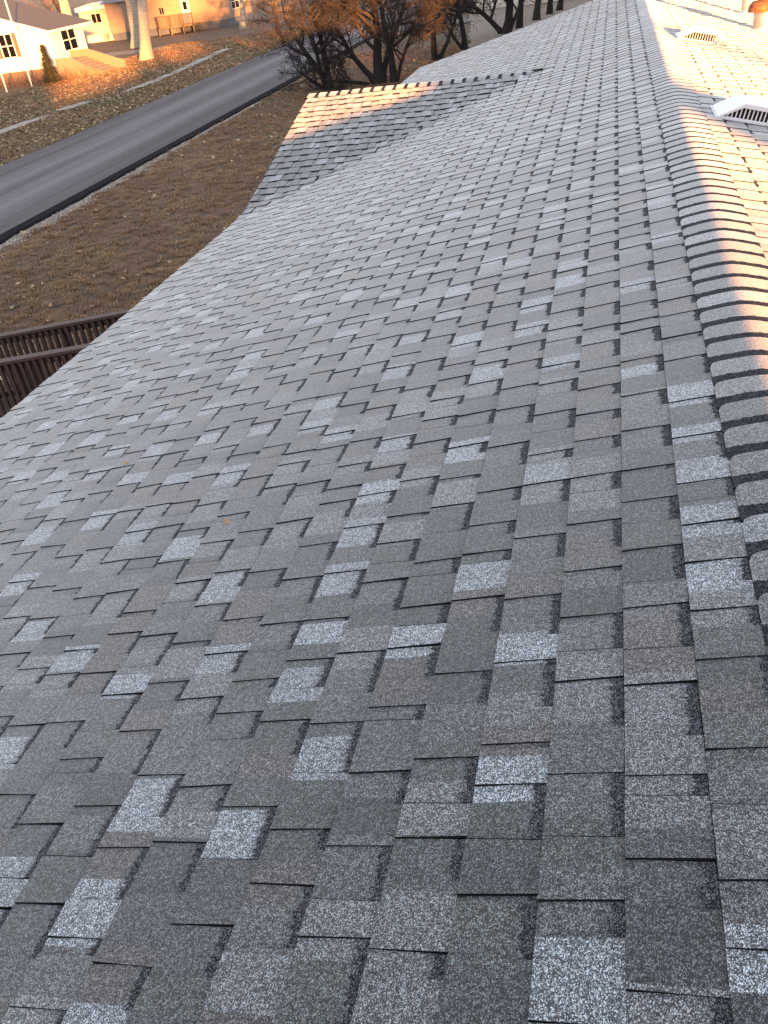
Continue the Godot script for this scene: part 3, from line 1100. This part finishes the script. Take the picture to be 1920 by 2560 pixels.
func build_trees() -> void:
	var bark := Color(0.026, 0.021, 0.018)
	var twig := Color(0.020, 0.014, 0.0115)
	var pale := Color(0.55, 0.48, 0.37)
	var dark := {"col": bark, "twig": twig, "n": [7, 6, 6, 4], "depth": 4, "from": 0.35, "bend": 0.26, "spread": 1.1, "up": 0.05, "len": 0.95}
	var o := dark.duplicate()
	o.n = [6, 5, 5, 4]
	o.stems = [[Vector3(-0.35, 1, -0.1), 3.6, 0.15], [Vector3(0.12, 1, 0.05), 3.4, 0.16], [Vector3(-0.1, 1, 0.3), 3.2, 0.11, -0.1, 0.1], [Vector3(-0.9, 0.62, 0.25), 1.7, 0.10, -0.1, 0.0]]
	tree("bare_tree", "dark bare tree with a low drooping limb beside the road, past the side gable", Vector3(-12.96, GY, -41.8), o, "bare trees behind the roof")
	o = dark.duplicate()
	o.stems = [[Vector3(-0.12, 1, 0.0), 3.8, 0.24], [Vector3(-0.55, 0.8, 0.1), 3.0, 0.15, -0.1, 0.0], [Vector3(0.2, 1, -0.2), 3.6, 0.15, 0.1, -0.1], [Vector3(-1.0, 0.35, 0.2), 2.2, 0.10, -0.15, 0.0]]
	tree("bare_tree", "thick dark bare tree forking low behind the side gable ridge", Vector3(-10.65, GY, -41.9), o, "bare trees behind the roof")
	o = dark.duplicate()
	o.stems = [[Vector3(0.02, 1, 0.0), 3.6, 0.17], [Vector3(0.5, 0.9, 0.1), 2.6, 0.1, 0.05, 0.0]]
	tree("bare_tree", "slimmer dark bare tree with a side stem next to the thick forked one", Vector3(-9.95, GY, -41.95), o, "bare trees behind the roof")
	o = dark.duplicate()
	o.stems = [[Vector3(-0.05, 1, 0.05), 3.6, 0.17], [Vector3(0.5, 0.75, -0.1), 3.0, 0.11, 0.1, 0.0]]
	tree("bare_tree", "bare tree with orange sunlit twigs behind the far eave", Vector3(-9.1, GY, -48.0), o, "bare trees behind the roof")
	o = dark.duplicate()
	o.stems = [[Vector3(0.05, 1, 0.0), 4.2, 0.15], [Vector3(-0.6, 0.7, 0.2), 3.0, 0.09, 0.0, 0.0]]
	tree("bare_tree", "straight slender bare tree in front of the pale sided house corner", Vector3(-8.05, GY, -51.1), o, "bare trees behind the roof")
	o = dark.duplicate()
	o.stems = [[Vector3(0.12, 1, 0.0), 4.4, 0.26], [Vector3(-0.75, 0.7, 0.0), 3.2, 0.17, -0.1, 0.0], [Vector3(0.55, 0.8, 0.1), 3.0, 0.12, 0.1, 0.0]]
	tree("bare_tree", "stout bare tree with a heavy slanting limb against the pale siding", Vector3(-6.43, GY, -56.5), o, "bare trees behind the roof")
	for a in [[-5.9, -58.6, 0.2, "bare trunk close behind the stout tree by the pale house"], [-5.13, -62.1, 0.22, "tall bare tree standing before the middle of the pale siding"], [-4.49, -65.0, 0.2, "tall bare tree behind the far rake, before the pale house"], [-3.97, -66.8, 0.2, "last leaning bare tree where the far rake leaves the frame"]]:
		o = dark.duplicate()
		o.n = [8, 6, 5, 4]
		o.stems = [[Vector3(0.1, 1, 0.0), 4.6, a[2]]]
		tree("bare_tree", a[3], Vector3(a[0], GY, a[1]), o, "bare trees behind the roof")
	# sunlit trees across the road
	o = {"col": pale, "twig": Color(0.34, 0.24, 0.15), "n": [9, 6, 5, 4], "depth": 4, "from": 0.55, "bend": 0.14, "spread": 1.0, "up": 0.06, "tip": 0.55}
	o.stems = [[Vector3(0.19, 1, -0.13), 7.0, 0.45]]
	tree("street_tree", "big pale sunlit tree trunk by the dirt drive across the road", Vector3(-34.2, GY, -66.5), o, "trees across the road")
	o = o.duplicate()
	o.stems = [[Vector3(0.16, 1, -0.1), 6.0, 0.6]]
	tree("street_tree", "second broad tree trunk behind the big pale one on the drive", Vector3(-41.4, GY, -79.8), o, "trees across the road")
	o = o.duplicate()
	o.n = [10, 7, 6, 4]
	o.stems = [[Vector3(-0.06, 1, -0.02), 7.5, 0.55]]
	tree("street_tree", "grey tree rising behind the white house roof", Vector3(-48.0, GY, -80.5), o, "trees across the road")
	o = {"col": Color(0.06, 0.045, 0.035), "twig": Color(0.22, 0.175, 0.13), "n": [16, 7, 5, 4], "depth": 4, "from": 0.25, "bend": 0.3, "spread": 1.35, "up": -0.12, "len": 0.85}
	o.stems = [[Vector3(0.0, 1, 0.0), 4.6, 0.2]]
	tree("weeping_tree", "small weeping tree with glowing pale twigs at the road edge", Vector3(-25.6, GY, -72.5), o, "trees across the road")
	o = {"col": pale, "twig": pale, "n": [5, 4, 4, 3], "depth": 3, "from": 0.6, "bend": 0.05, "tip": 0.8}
	o.stems = [[Vector3(0.16, 1, -0.1), 8.0, 0.33]]
	tree("street_tree", "straight brown trunk at the corner of the second trailer", Vector3(-33.57, GY, -85.8), o, "trees across the road")
	for a in [[-60.0, -100.0], [-66.0, -96.0], [-55.0, -106.0], [-46.0, -104.0], [-72.0, -100.0], [-28.0, -104.0], [-22.0, -98.0], [-33.0, -112.0], [-15.0, -92.0], [-40.0, -115.0]]:
		o = {"col": bark, "twig": Color(0.2, 0.12, 0.08), "n": [10, 7, 5, 3], "depth": 4, "from": 0.25, "bend": 0.2, "spread": 1.0, "up": 0.08}
		o.stems = [[Vector3(rng.randf_range(-0.1, 0.1), 1, 0), rng.randf_range(5.0, 7.0), 0.22]]
		rng.seed = int(a[0] * -37.0 + a[1] * -11.0)
		var t := thing("background_tree", "bare brown tree in the belt behind the trailers and the road end", "tree", Vector3(a[0], GY, a[1]), "bare trees far behind")
		var tr := MB.new()
		var cr := MB.new()
		for s in o.stems:
			grow(tr, cr, Vector3(0, -0.08, 0), s[0], s[1], s[2], 0, o)
		part("trunk", tr, M.bark, t)
		part("crown", cr, M.twig, t)
	# evergreens behind the far end of the roof
	for a in [[1.9, -21.4, 6.3, 1.9, "dark evergreen tree close behind the far end of the roof"], [3.2, -25.2, 6.0, 2.2, "broad dark evergreen tree in the yard past the roof end"]]:
		rng.seed = int(-a[1] * 100.0)
		var e := thing("evergreen_tree", a[4], "tree", Vector3(a[0], GY, a[1]))
		var m := MB.new()
		m.tube(PackedVector3Array([Vector3(0, -0.05, 0), Vector3(0, a[2] * 0.5, 0), Vector3(0, a[2], 0)]), PackedFloat32Array([0.17, 0.1, 0.02]), 8, bark)
		part("trunk", m, M.bark, e)
		m = MB.new()
		for k in 9000:
			var y: float = a[2] * (0.06 + 0.94 * pow(rng.randf(), 1.3))
			var rr: float = a[3] * (1.02 - y / a[2]) * sqrt(rng.randf()) * 1.1
			var q := rng.randf() * TAU
			var p := Vector3(cos(q) * rr, y, sin(q) * rr)
			var d := Vector3(cos(q), rng.randf_range(-0.3, 0.5), sin(q)).normalized()
			var sd := d.cross(Vector3(rng.randf_range(-1, 1), 1, rng.randf_range(-1, 1))).normalized() * 0.05
			m.tri(p - sd, p + sd, p + d * rng.randf_range(0.15, 0.35), Color(0.035, 0.05, 0.026) * rng.randf_range(0.6, 1.3))
		part("crown", m, M.leaf, e)
	# tall trees out of frame towards the sun; their trunks stripe the ridge with shade
	for a in [[15.0, -7.25, 0.42, "tall thick tree in the yard towards the sun"], [31.0, -4.05, 0.15, "slim bare tree at the far side of the yard"], [24.0, -11.75, 0.2, "leaning bare tree along the yard fence"]]:
		o = {"col": bark, "twig": twig, "n": [8, 5, 4, 3], "depth": 3, "from": 0.82, "bend": 0.02, "tip": 0.8}
		o.stems = [[Vector3(0, 1, 0), 11.0, a[2]]]
		tree("yard_tree", a[3], Vector3(a[0], GY, a[1] + 1.78 * a[0]), o, "yard trees towards the sun")

# ------------------------------------------------------------------ buildings across the road
func window(parent: Node3D, lo: Vector3, hi: Vector3, axis: int, frame_col: Color, cols: int, rows: int) -> void:
	# a framed window on a wall facing +x (axis 0) or +z (axis 2); lo and hi span the opening on the wall plane
	var w := Node3D.new()
	w.name = "window"
	parent.add_child(w, true)
	var out := Vector3(1, 0, 0) if axis == 0 else Vector3(0, 0, 1)
	var al := Vector3(0, 0, 1) if axis == 0 else Vector3(1, 0, 0)
	var l0 := lo.dot(al)
	var l1 := hi.dot(al)
	var base := out * lo.dot(out)
	var pt := func(s: float, y: float, d: float) -> Vector3: return base + al * s + Vector3(0, y, 0) + out * d
	var m := MB.new()
	for c in cols:
		for r in rows:
			var a0 := lerpf(l0, l1, c / float(cols)) + 0.03
			var a1 := lerpf(l0, l1, (c + 1) / float(cols)) - 0.03
			var y0 := lerpf(lo.y, hi.y, r / float(rows)) + 0.03
			var y1 := lerpf(lo.y, hi.y, (r + 1) / float(rows)) - 0.03
			m = MB.new()
			var pa: Vector3 = pt.call(a0, y0, 0.005)
			var pb: Vector3 = pt.call(a1, y1, 0.02)
			m.box(pa.min(pb), pa.max(pb))
			part("pane", m, M.glass, w)
	m = MB.new()
	var f := 0.05
	for k in cols + 1:
		var s := lerpf(l0, l1, k / float(cols))
		var pa: Vector3 = pt.call(s - f * 0.6, lo.y - f, 0.0)
		var pb: Vector3 = pt.call(s + f * 0.6, hi.y + f, 0.045)
		m.box(pa.min(pb), pa.max(pb), frame_col)
	for k in rows + 1:
		var y := lerpf(lo.y, hi.y, k / float(rows))
		var pa: Vector3 = pt.call(l0, y - f * 0.6, 0.0)
		var pb: Vector3 = pt.call(l1, y + f * 0.6, 0.042)
		m.box(pa.min(pb), pa.max(pb), frame_col)
	part("frame", m, M.paint, w)

func build_white_house() -> void:
	var h := thing("white_house", "small white house with grey roof and concrete stoop across the road", "house")
	var white := Color(0.74, 0.71, 0.62)
	var m := MB.new()
	var X := -38.0
	var Z := -60.5
	m.box(Vector3(-45.0, -3.5, -65.2), Vector3(X, -1.3, Z), white)
	m.tri(Vector3(-45.0, -1.3, Z), Vector3(X, -1.3, Z), Vector3(-41.5, -0.15, Z), white)
	part("wall", m, M.paint, h)
	m = MB.new()
	m.box(Vector3(-44.95, GY, -65.15), Vector3(X - 0.05, -3.5, Z - 0.05), Color(0.42, 0.38, 0.33))
	part("foundation", m, M.concrete, h)
	# roof: the slope that faces the road, and the low front gable
	var g := Color(0.095, 0.085, 0.08)
	m = MB.new()
	var E0 := Vector3(-37.7, -1.27, Z + 0.35)
	var E1 := Vector3(-37.7, -1.27, -66.4)
	var R1 := Vector3(-46.0, 1.4, -66.4)
	var R0 := Vector3(-46.0, 1.4, Z - 1.4)
	var P0 := Vector3(-41.5, -0.05, Z + 0.35)
	var V0 := Vector3(-41.5, -0.05, Z - 1.4)
	m.quad(E1, E0, P0, R1, g)
	m.quad(P0, V0, R0, R1, g)
	m.quad(P0, Vector3(-45.3, -1.27, Z + 0.35), Vector3(-45.3, -1.27, Z - 1.4), V0, g)
	m.quad(R1, R0, Vector3(-54.0, -1.27, Z - 1.4), Vector3(-54.0, -1.27, -66.4), g)
	part("roof", m, M.flatroof, h)
	m = MB.new()
	m.beam(E0 + Vector3(0, -0.09, 0), E1 + Vector3(0, -0.09, 0), 0.04, 0.18, white)
	m.beam(E0 + Vector3(0, -0.09, 0.01), P0 + Vector3(0, -0.09, 0.01), 0.04, 0.18, white)
	m.beam(P0 + Vector3(0, -0.09, 0.01), Vector3(-45.3, -1.36, Z + 0.36), 0.04, 0.18, white)
	part("fascia", m, M.paint, h)
	m = MB.new()
	m.box(Vector3(-38.0, -1.45, -66.35), Vector3(-37.75, -1.38, Z + 0.3), white)
	part("soffit", m, M.paint, h)
	window(h, Vector3(0, -2.6, Z).lerp(Vector3(-41.9, -2.6, Z), 1.0), Vector3(-40.85, -1.15, Z), 2, white, 2, 2)
	for s in [-42.28, -40.80]:
		m = MB.new()
		m.box(Vector3(s, -2.62, Z), Vector3(s + 0.3, -1.13, Z + 0.04), Color(0.10, 0.08, 0.06))
		part("shutter", m, M.paint, h)
	window(h, Vector3(X, -2.72, -63.95), Vector3(X, -1.42, -62.05), 0, white, 2, 2)
	m = MB.new()
	m.box(Vector3(X, -3.15, -61.75), Vector3(X + 0.05, -1.5, -61.2), Color(0.66, 0.60, 0.50))
	var door := part("door", m, M.paint, h)
	m = MB.new()
	m.box(Vector3(X + 0.05, -2.4, -61.7), Vector3(X + 0.09, -2.34, -61.63), Color(0.3, 0.25, 0.15))
	part("handle", m, M.paint, door)
	m = MB.new()
	m.tube(PackedVector3Array([Vector3(-37.72, -1.38, -61.5), Vector3(-37.75, -1.5, -61.4), Vector3(-37.95, -1.75, -60.45), Vector3(-37.95, -3.6, -60.44)]), PackedFloat32Array([0.04, 0.04, 0.04, 0.04]), 8, white)
	part("downspout", m, M.paint, h)
	# concrete stoop with parapets
	var s := thing("concrete_steps", "weathered concrete steps with sloping side walls at the white house door", "steps")
	var cc := Color(0.62, 0.55, 0.48)
	for k in 6:
		m = MB.new()
		var x0 := -36.6 + k * 0.38
		m.box(Vector3(-37.9, GY, -62.5), Vector3(x0, -3.2 - k * 0.165, -60.5), cc)
		part("step", m, M.concrete, s)
	for w in [[-60.5, -3.0, -36.7, -3.95, -34.9], [-62.66, -2.75, -36.5, -3.6, -33.9]]:
		m = MB.new()
		var z: float = w[0]
		var a := [Vector3(-37.95, GY, z), Vector3(w[4], GY, z), Vector3(w[4], w[3] - 0.04, z), Vector3(w[4] - 0.35, w[3], z), Vector3(w[2], w[1], z), Vector3(-37.95, w[1], z)]
		var d := Vector3(0, 0, 0.16)
		m.quad(a[0] + d, a[1] + d, a[2] + d, a[3] + d, cc)
		m.quad(a[0] + d, a[3] + d, a[4] + d, a[5] + d, cc)
		m.quad(a[1], a[0], a[3], a[2], cc)
		m.quad(a[3], a[0], a[5], a[4], cc)
		for k in 6:
			var k2 := (k + 1) % 6
			m.quad(a[k] + d, a[k], a[k2], a[k2] + d, cc)
		part("side_wall", m, M.concrete, s)
	# white poles
	for p in [[-38.2, -57.1, 6.0, "tall white pole standing before the white house gable"], [-38.9, -55.2, 1.5, "short white post in the weeds beside the white house"]]:
		m = MB.new()
		m.tube(PackedVector3Array([Vector3(p[0], GY, p[1]), Vector3(p[0], GY + p[2], p[1])]), PackedFloat32Array([0.05, 0.045]), 8, Color(0.75, 0.73, 0.68))
		m.lathe(Vector3(p[0], GY + p[2], p[1]), [[0.055, 0.0], [0.055, 0.03], [0.0, 0.07]], 8, Color(0.75, 0.73, 0.68))
		single("pole", m, M.paint, p[3], "pole")
	# dark evergreen shrub
	rng.seed = 77
	var e := thing("evergreen_shrub", "dark pointed evergreen shrub against the white house foundation", "shrub", Vector3(-36.9, GY, -57.6))
	e.scale = Vector3(1.45, 1.15, 1.45)
	m = MB.new()
	m.tube(PackedVector3Array([Vector3(0, 0, 0), Vector3(0.02, 1.0, 0), Vector3(0.0, 1.9, 0.0)]), PackedFloat32Array([0.06, 0.04, 0.01]), 6, Color(0.06, 0.045, 0.03))
	part("trunk", m, M.twig, e)
	m = MB.new()
	for k in 2600:
		var y := pow(rng.randf(), 1.25) * 1.95
		var rr := (1.0 - y / 2.05) * 0.62 * sqrt(rng.randf()) * (0.75 + 0.25 * sin(y * 7.0 + rng.randf() * 2.0))
		var a := rng.randf() * TAU
		var p := Vector3(cos(a) * rr, y * 0.98 + 0.06, sin(a) * rr)
		var d := Vector3(cos(a), rng.randf_range(0.2, 1.1), sin(a)).normalized()
		var sd := d.cross(Vector3.UP).normalized() * 0.022
		m.tri(p - sd, p + sd, p + d * rng.randf_range(0.1, 0.2), Color(0.035, 0.045, 0.025) * rng.randf_range(0.6, 1.3))
	part("crown", m, M.leaf, e)
	# dry weeds along the foundation
	m = MB.new()
	for k in 800:
		var p := Vector3(rng.randf_range(-43.5, -36.2), GY, rng.randf_range(-59.9, -57.6))
		if k % 8 == 0:
			p = Vector3(rng.randf_range(-37.4, -34.8), GY, rng.randf_range(-60.4, -59.7))
		var hh := rng.randf_range(0.3, 1.0)
		var d := Vector3(rng.randf_range(-0.25, 0.25), hh, rng.randf_range(-0.25, 0.25))
		var sd := Vector3(rng.randf_range(-1, 1), 0, rng.randf_range(-1, 1)).normalized() * 0.014
		m.tri(p - sd, p + sd, p + d, Color(0.15, 0.095, 0.055) * rng.randf_range(0.5, 1.5))
	var wd := single("weeds", m, M.leaf, "tall dry brown weeds along the white house foundation", "weeds")
	wd.set_meta("kind", "stuff")

func build_trailers() -> void:
	var tan_ := Color(0.50, 0.40, 0.29)
	# first trailer: narrow end towards the road
	var h := thing("mobile_home", "tan mobile home with pale skirting behind the white house", "mobile home")
	var m := MB.new()
	m.box(Vector3(-53.7, -3.55, -106.0), Vector3(-49.85, -1.35, -92.55), tan_)
	part("wall", m, M.paint, h)
	m = MB.new()
	m.box(Vector3(-53.65, GY, -105.9), Vector3(-49.9, -3.55, -92.6), Color(0.55, 0.50, 0.43))
	part("skirting", m, M.paint, h)
	m = MB.new()
	var c := Color(0.62, 0.58, 0.52)
	m.quad(Vector3(-53.9, -1.35, -92.3), Vector3(-49.65, -1.35, -92.3), Vector3(-49.65, -1.0, -92.3), Vector3(-53.9, -1.0, -92.3), c)
	m.quad(Vector3(-53.9, -1.0, -92.3), Vector3(-51.8, -0.7, -92.3), Vector3(-51.8, -0.7, -106.2), Vector3(-53.9, -1.0, -106.2), c)
	m.quad(Vector3(-51.8, -0.7, -92.3), Vector3(-49.65, -1.0, -92.3), Vector3(-49.65, -1.0, -106.2), Vector3(-51.8, -0.7, -106.2), c)
	m.quad(Vector3(-49.65, -1.35, -92.3), Vector3(-49.65, -1.35, -106.2), Vector3(-49.65, -1.0, -106.2), Vector3(-49.65, -1.0, -92.3), c)
	m.tri(Vector3(-53.9, -1.0, -92.3), Vector3(-49.65, -1.0, -92.3), Vector3(-51.8, -0.7, -92.3), c)
	part("roof", m, M.paint, h)
	window(h, Vector3(-52.4, -2.5, -92.55), Vector3(-51.3, -1.65, -92.55), 2, Color(0.5, 0.45, 0.36), 2, 1)
	m = MB.new()
	m.box(Vector3(-51.5, -4.1, -92.55), Vector3(-50.95, -3.5, -92.2), Color(0.22, 0.20, 0.18))
	part("cooler", m, M.paint, h)
	# second trailer with its deck
	h = thing("mobile_home", "tan mobile home with dark skirting and wooden deck past the big tree", "mobile home")
	m = MB.new()
	m.box(Vector3(-50.0, -3.55, -98.5), Vector3(-37.2, -0.9, -91.4), Color(0.27, 0.185, 0.125))
	part("wall", m, M.paint, h)
	m = MB.new()
	m.box(Vector3(-49.95, GY, -98.45), Vector3(-37.25, -3.55, -91.45), Color(0.085, 0.10, 0.115))
	part("skirting", m, M.paint, h)
	m = MB.new()
	m.quad(Vector3(-50.3, -0.9, -91.1), Vector3(-36.9, -0.9, -91.1), Vector3(-36.9, 0.2, -95.0), Vector3(-50.3, 0.2, -95.0), Color(0.2, 0.18, 0.17))
	m.quad(Vector3(-50.3, 0.2, -95.0), Vector3(-36.9, 0.2, -95.0), Vector3(-36.9, -0.9, -98.9), Vector3(-50.3, -0.9, -98.9), Color(0.2, 0.18, 0.17))
	m.tri(Vector3(-37.2, -0.9, -91.4), Vector3(-37.2, -0.9, -98.5), Vector3(-37.2, 0.15, -95.0), tan_)
	part("roof", m, M.flatroof, h)
	window(h, Vector3(-44.2, -2.45, -91.4), Vector3(-43.7, -1.85, -91.4), 2, Color(0.2, 0.18, 0.16), 2, 1)
	window(h, Vector3(-37.2, -2.85, -95.2), Vector3(-37.2, -1.6, -93.0), 0, Color(0.66, 0.6, 0.52), 2, 2)
	m = MB.new()
	m.box(Vector3(-41.8, -3.45, -91.4), Vector3(-40.9, -1.4, -91.33), Color(0.68, 0.62, 0.5))
	var door := part("door", m, M.paint, h)
	m = MB.new()
	m.box(Vector3(-41.55, -2.3, -91.33), Vector3(-41.15, -1.6, -91.3), Color(0.05, 0.045, 0.04))
	part("pane", m, M.glass, door)
	var d := thing("wooden_deck", "pale wooden deck with baluster railing before the second trailer door", "deck")
	var wood := Color(0.24, 0.165, 0.105)
	m = MB.new()
	m.box(Vector3(-43.9, -3.62, -91.35), Vector3(-40.0, -3.5, -89.5), wood)
	part("floor", m, M.wood, d)
	for x in [-43.8, -42.5, -41.2, -40.1]:
		m = MB.new()
		m.box(Vector3(x - 0.06, GY, -89.62), Vector3(x + 0.06, -2.5, -89.5), wood)
		part("post", m, M.wood, d)
	m = MB.new()
	m.box(Vector3(-43.95, -2.55, -89.6), Vector3(-39.95, -2.48, -89.46), wood)
	part("rail", m, M.wood, d)
	for k in 26:
		m = MB.new()
		var x := -43.8 + k * 0.148
		m.box(Vector3(x - 0.03, -3.5, -89.56), Vector3(x + 0.03, -2.55, -89.5), wood * rng.randf_range(0.85, 1.2))
		part("baluster", m, M.wood, d)
	# grey shed in the gap between the trailers
	h = thing("garden_shed", "dark grey shed in the gap between the two trailers", "shed")
	m = MB.new()
	m.box(Vector3(-48.9, GY, -99.5), Vector3(-45.6, -2.3, -96.5), Color(0.10, 0.09, 0.085))
	part("wall", m, M.paint, h)
	m = MB.new()
	m.quad(Vector3(-49.1, -2.3, -96.3), Vector3(-45.4, -2.3, -96.3), Vector3(-45.4, -1.7, -99.7), Vector3(-49.1, -1.7, -99.7), Color(0.15, 0.13, 0.12))
	part("roof", m, M.flatroof, h)
	m = MB.new()
	m.box(Vector3(-47.8, GY, -96.5), Vector3(-46.8, -2.6, -96.44), Color(0.05, 0.055, 0.065))
	part("door", m, M.paint, h)

func build_pale_house() -> void:
	var h := thing("pale_house", "pale clapboard house half hidden behind the bare trees", "house")
	var m := MB.new()
	var c := Color(0.60, 0.54, 0.44)
	m.box(Vector3(-10.6, GY, -84.0), Vector3(8.0, -0.9, -74.6), c)
	part("wall", m, M.paint, h)
	for k in 22:
		m = MB.new()
		var y := GY + 0.2 + k * 0.15
		m.quad(Vector3(-10.65, y, -74.56), Vector3(8.0, y, -74.56), Vector3(8.0, y + 0.15, -74.595), Vector3(-10.65, y + 0.15, -74.595), c * rng.randf_range(0.93, 1.05))
		m.quad(Vector3(-10.65, y, -74.6), Vector3(8.0, y, -74.6), Vector3(8.0, y, -74.56), Vector3(-10.65, y, -74.56), c)
		part("clapboard", m, M.paint, h)
	m = MB.new()
	m.quad(Vector3(-11.0, -0.9, -74.2), Vector3(8.4, -0.9, -74.2), Vector3(8.4, 1.0, -79.3), Vector3(-11.0, 1.0, -79.3), Color(0.15, 0.14, 0.13))
	m.quad(Vector3(-11.0, 1.0, -79.3), Vector3(8.4, 1.0, -79.3), Vector3(8.4, -0.9, -84.4), Vector3(-11.0, -0.9, -84.4), Color(0.15, 0.14, 0.13))
	part("roof", m, M.flatroof, h)
	# long neighbour beyond the end of the roof; it keeps the low sun off the trees and the pale house
	h = thing("long_house", "long plain house in the next lot beyond the roof end", "house")
	m = MB.new()
	m.box(Vector3(2.2, GY, -58.0), Vector3(11.0, -0.5, -27.5), Color(0.4, 0.36, 0.3))
	part("wall", m, M.paint, h)
	m = MB.new()
	m.quad(Vector3(1.8, -0.6, -58.4), Vector3(1.8, -0.6, -27.1), Vector3(6.6, 0.5, -27.1), Vector3(6.6, 0.5, -58.4), Color(0.14, 0.13, 0.12))
	m.quad(Vector3(6.6, 0.5, -58.4), Vector3(6.6, 0.5, -27.1), Vector3(11.4, -0.6, -27.1), Vector3(11.4, -0.6, -58.4), Color(0.14, 0.13, 0.12))
	m.tri(Vector3(2.2, -0.5, -27.5), Vector3(11.0, -0.5, -27.5), Vector3(6.6, 0.42, -27.5), Color(0.4, 0.36, 0.3))
	m.tri(Vector3(11.0, -0.5, -58.0), Vector3(2.2, -0.5, -58.0), Vector3(6.6, 0.42, -58.0), Color(0.4, 0.36, 0.3))
	part("roof", m, M.flatroof, h)
	# neighbour behind the camera whose long shadow covers the foot of the white house
	h = thing("neighbor_house", "two storey tan house in the next yard towards the sun", "house")
	m = MB.new()
	var nc := Color(0.4, 0.35, 0.28)
	m.box(Vector3(13.8, GY, 38.3), Vector3(18.2, 2.0, 51.7), nc)
	part("wall", m, M.paint, h)
	m = MB.new()
	m.quad(Vector3(13.5, 1.9, 38.0), Vector3(13.5, 1.9, 52.0), Vector3(16.0, 3.9, 52.0), Vector3(16.0, 3.9, 38.0), Color(0.14, 0.13, 0.12))
	m.quad(Vector3(16.0, 3.9, 38.0), Vector3(16.0, 3.9, 52.0), Vector3(18.5, 1.9, 52.0), Vector3(18.5, 1.9, 38.0), Color(0.14, 0.13, 0.12))
	m.tri(Vector3(13.8, 2.0, 51.7), Vector3(18.2, 2.0, 51.7), Vector3(16.0, 3.8, 51.7), nc)
	m.tri(Vector3(18.2, 2.0, 38.3), Vector3(13.8, 2.0, 38.3), Vector3(16.0, 3.8, 38.3), nc)
	part("roof", m, M.flatroof, h)

func build_litter() -> void:
	# dry leaves lying on the shingles
	for a in [[-2.569, -2.99, 0.4, "small tan leaf lying on the shingles far down the slope"], [-1.747, -2.275, 2.2, "tiny crumpled brown leaf caught in a shingle recess"]]:
		var m := MB.new()
		var l := 0.014
		if "twig" in a[3]:
			m.tube(PackedVector3Array([Vector3(-0.03, 0.002, 0.0), Vector3(0.0, 0.006, 0.01), Vector3(0.034, 0.003, -0.006)]), PackedFloat32Array([0.0006, 0.0007, 0.0005]), 5, Color(0.26, 0.21, 0.13))
		else:
			m.quad(Vector3(-l, 0.004, 0), Vector3(-l * 0.3, 0.001, l * 0.6), Vector3(0, 0.003, 0), Vector3(-l * 0.3, 0.006, -l * 0.6), Color(0.32, 0.17, 0.08))
			m.quad(Vector3(-l * 0.3, 0.001, l * 0.6), Vector3(l * 0.8, 0.005, l * 0.4), Vector3(l * 1.3, 0.009, 0), Vector3(0, 0.003, 0), Color(0.36, 0.2, 0.09))
			m.quad(Vector3(-l * 0.3, 0.006, -l * 0.6), Vector3(0, 0.003, 0), Vector3(l * 1.3, 0.009, 0), Vector3(l * 0.8, 0.008, -l * 0.4), Color(0.30, 0.16, 0.07))
		var o := single("dry_leaf" if not ("twig" in a[3]) else "twig", m, M.leaf, a[3], "leaf" if not ("twig" in a[3]) else "twig")
		o.position = Vector3(a[0], roof_y(a[0], a[1]) + 0.009, a[1])
		o.rotation = Vector3(0, a[2], 0)
		o.rotation.z = atan(T)

func _ready() -> void:
	cam = Camera3D.new()
	cam.name = "camera"
	cam.transform = Transform3D(Basis.from_euler(Vector3(-0.584093856, 0.298607003, -0.144704541), EULER_ORDER_YXZ), Vector3(-0.468542, 1.222189, 0.0))
	cam.fov = rad_to_deg(2.0 * atan(1280.0 / 2150.378))
	cam.near = 0.05
	cam.far = 4000.0
	add_child(cam)
	cam.current = true
	var env := Environment.new()
	env.background_mode = Environment.BG_SKY
	var sky := Sky.new()
	var sm := ProceduralSkyMaterial.new()
	sm.sky_top_color = Color(0.62, 0.65, 0.70)
	sm.sky_horizon_color = Color(0.93, 0.89, 0.87)
	sm.sky_curve = 0.18
	sm.ground_bottom_color = Color(0.20, 0.17, 0.14)
	sm.ground_horizon_color = Color(0.5, 0.46, 0.42)
	sm.sun_angle_max = 12.0
	sky.sky_material = sm
	env.sky = sky
	env.background_energy_multiplier = 0.19
	env.tonemap_mode = Environment.TONE_MAPPER_LINEAR
	env.tonemap_exposure = 19.2
	env.ssao_enabled = true
	env.ssil_enabled = true
	env.sdfgi_enabled = true
	var we := WorldEnvironment.new()
	we.name = "world_environment"
	we.environment = env
	add_child(we)
	var sun := DirectionalLight3D.new()
	sun.name = "sun"
	sun.light_color = Color(1.0, 0.66, 0.36)
	sun.light_energy = 0.62
	sun.light_angular_distance = 0.8
	sun.shadow_enabled = true
	add_child(sun)
	sun.look_at_from_position(SUN * 10.0, Vector3.ZERO, Vector3.UP)

	rng.seed = 2024
	wave.seed = 5
	wave.frequency = 0.01
	patch.seed = 9
	patch.frequency = 0.01
	patch.fractal_octaves = 3
	make_materials()
	build_ground()
	rng.seed = 31
	build_house()
	rng.seed = 41
	build_ramp()
	build_white_house()
	build_trailers()
	build_pale_house()
	build_trees()
	rng.seed = 51
	build_scatter()
	build_litter()
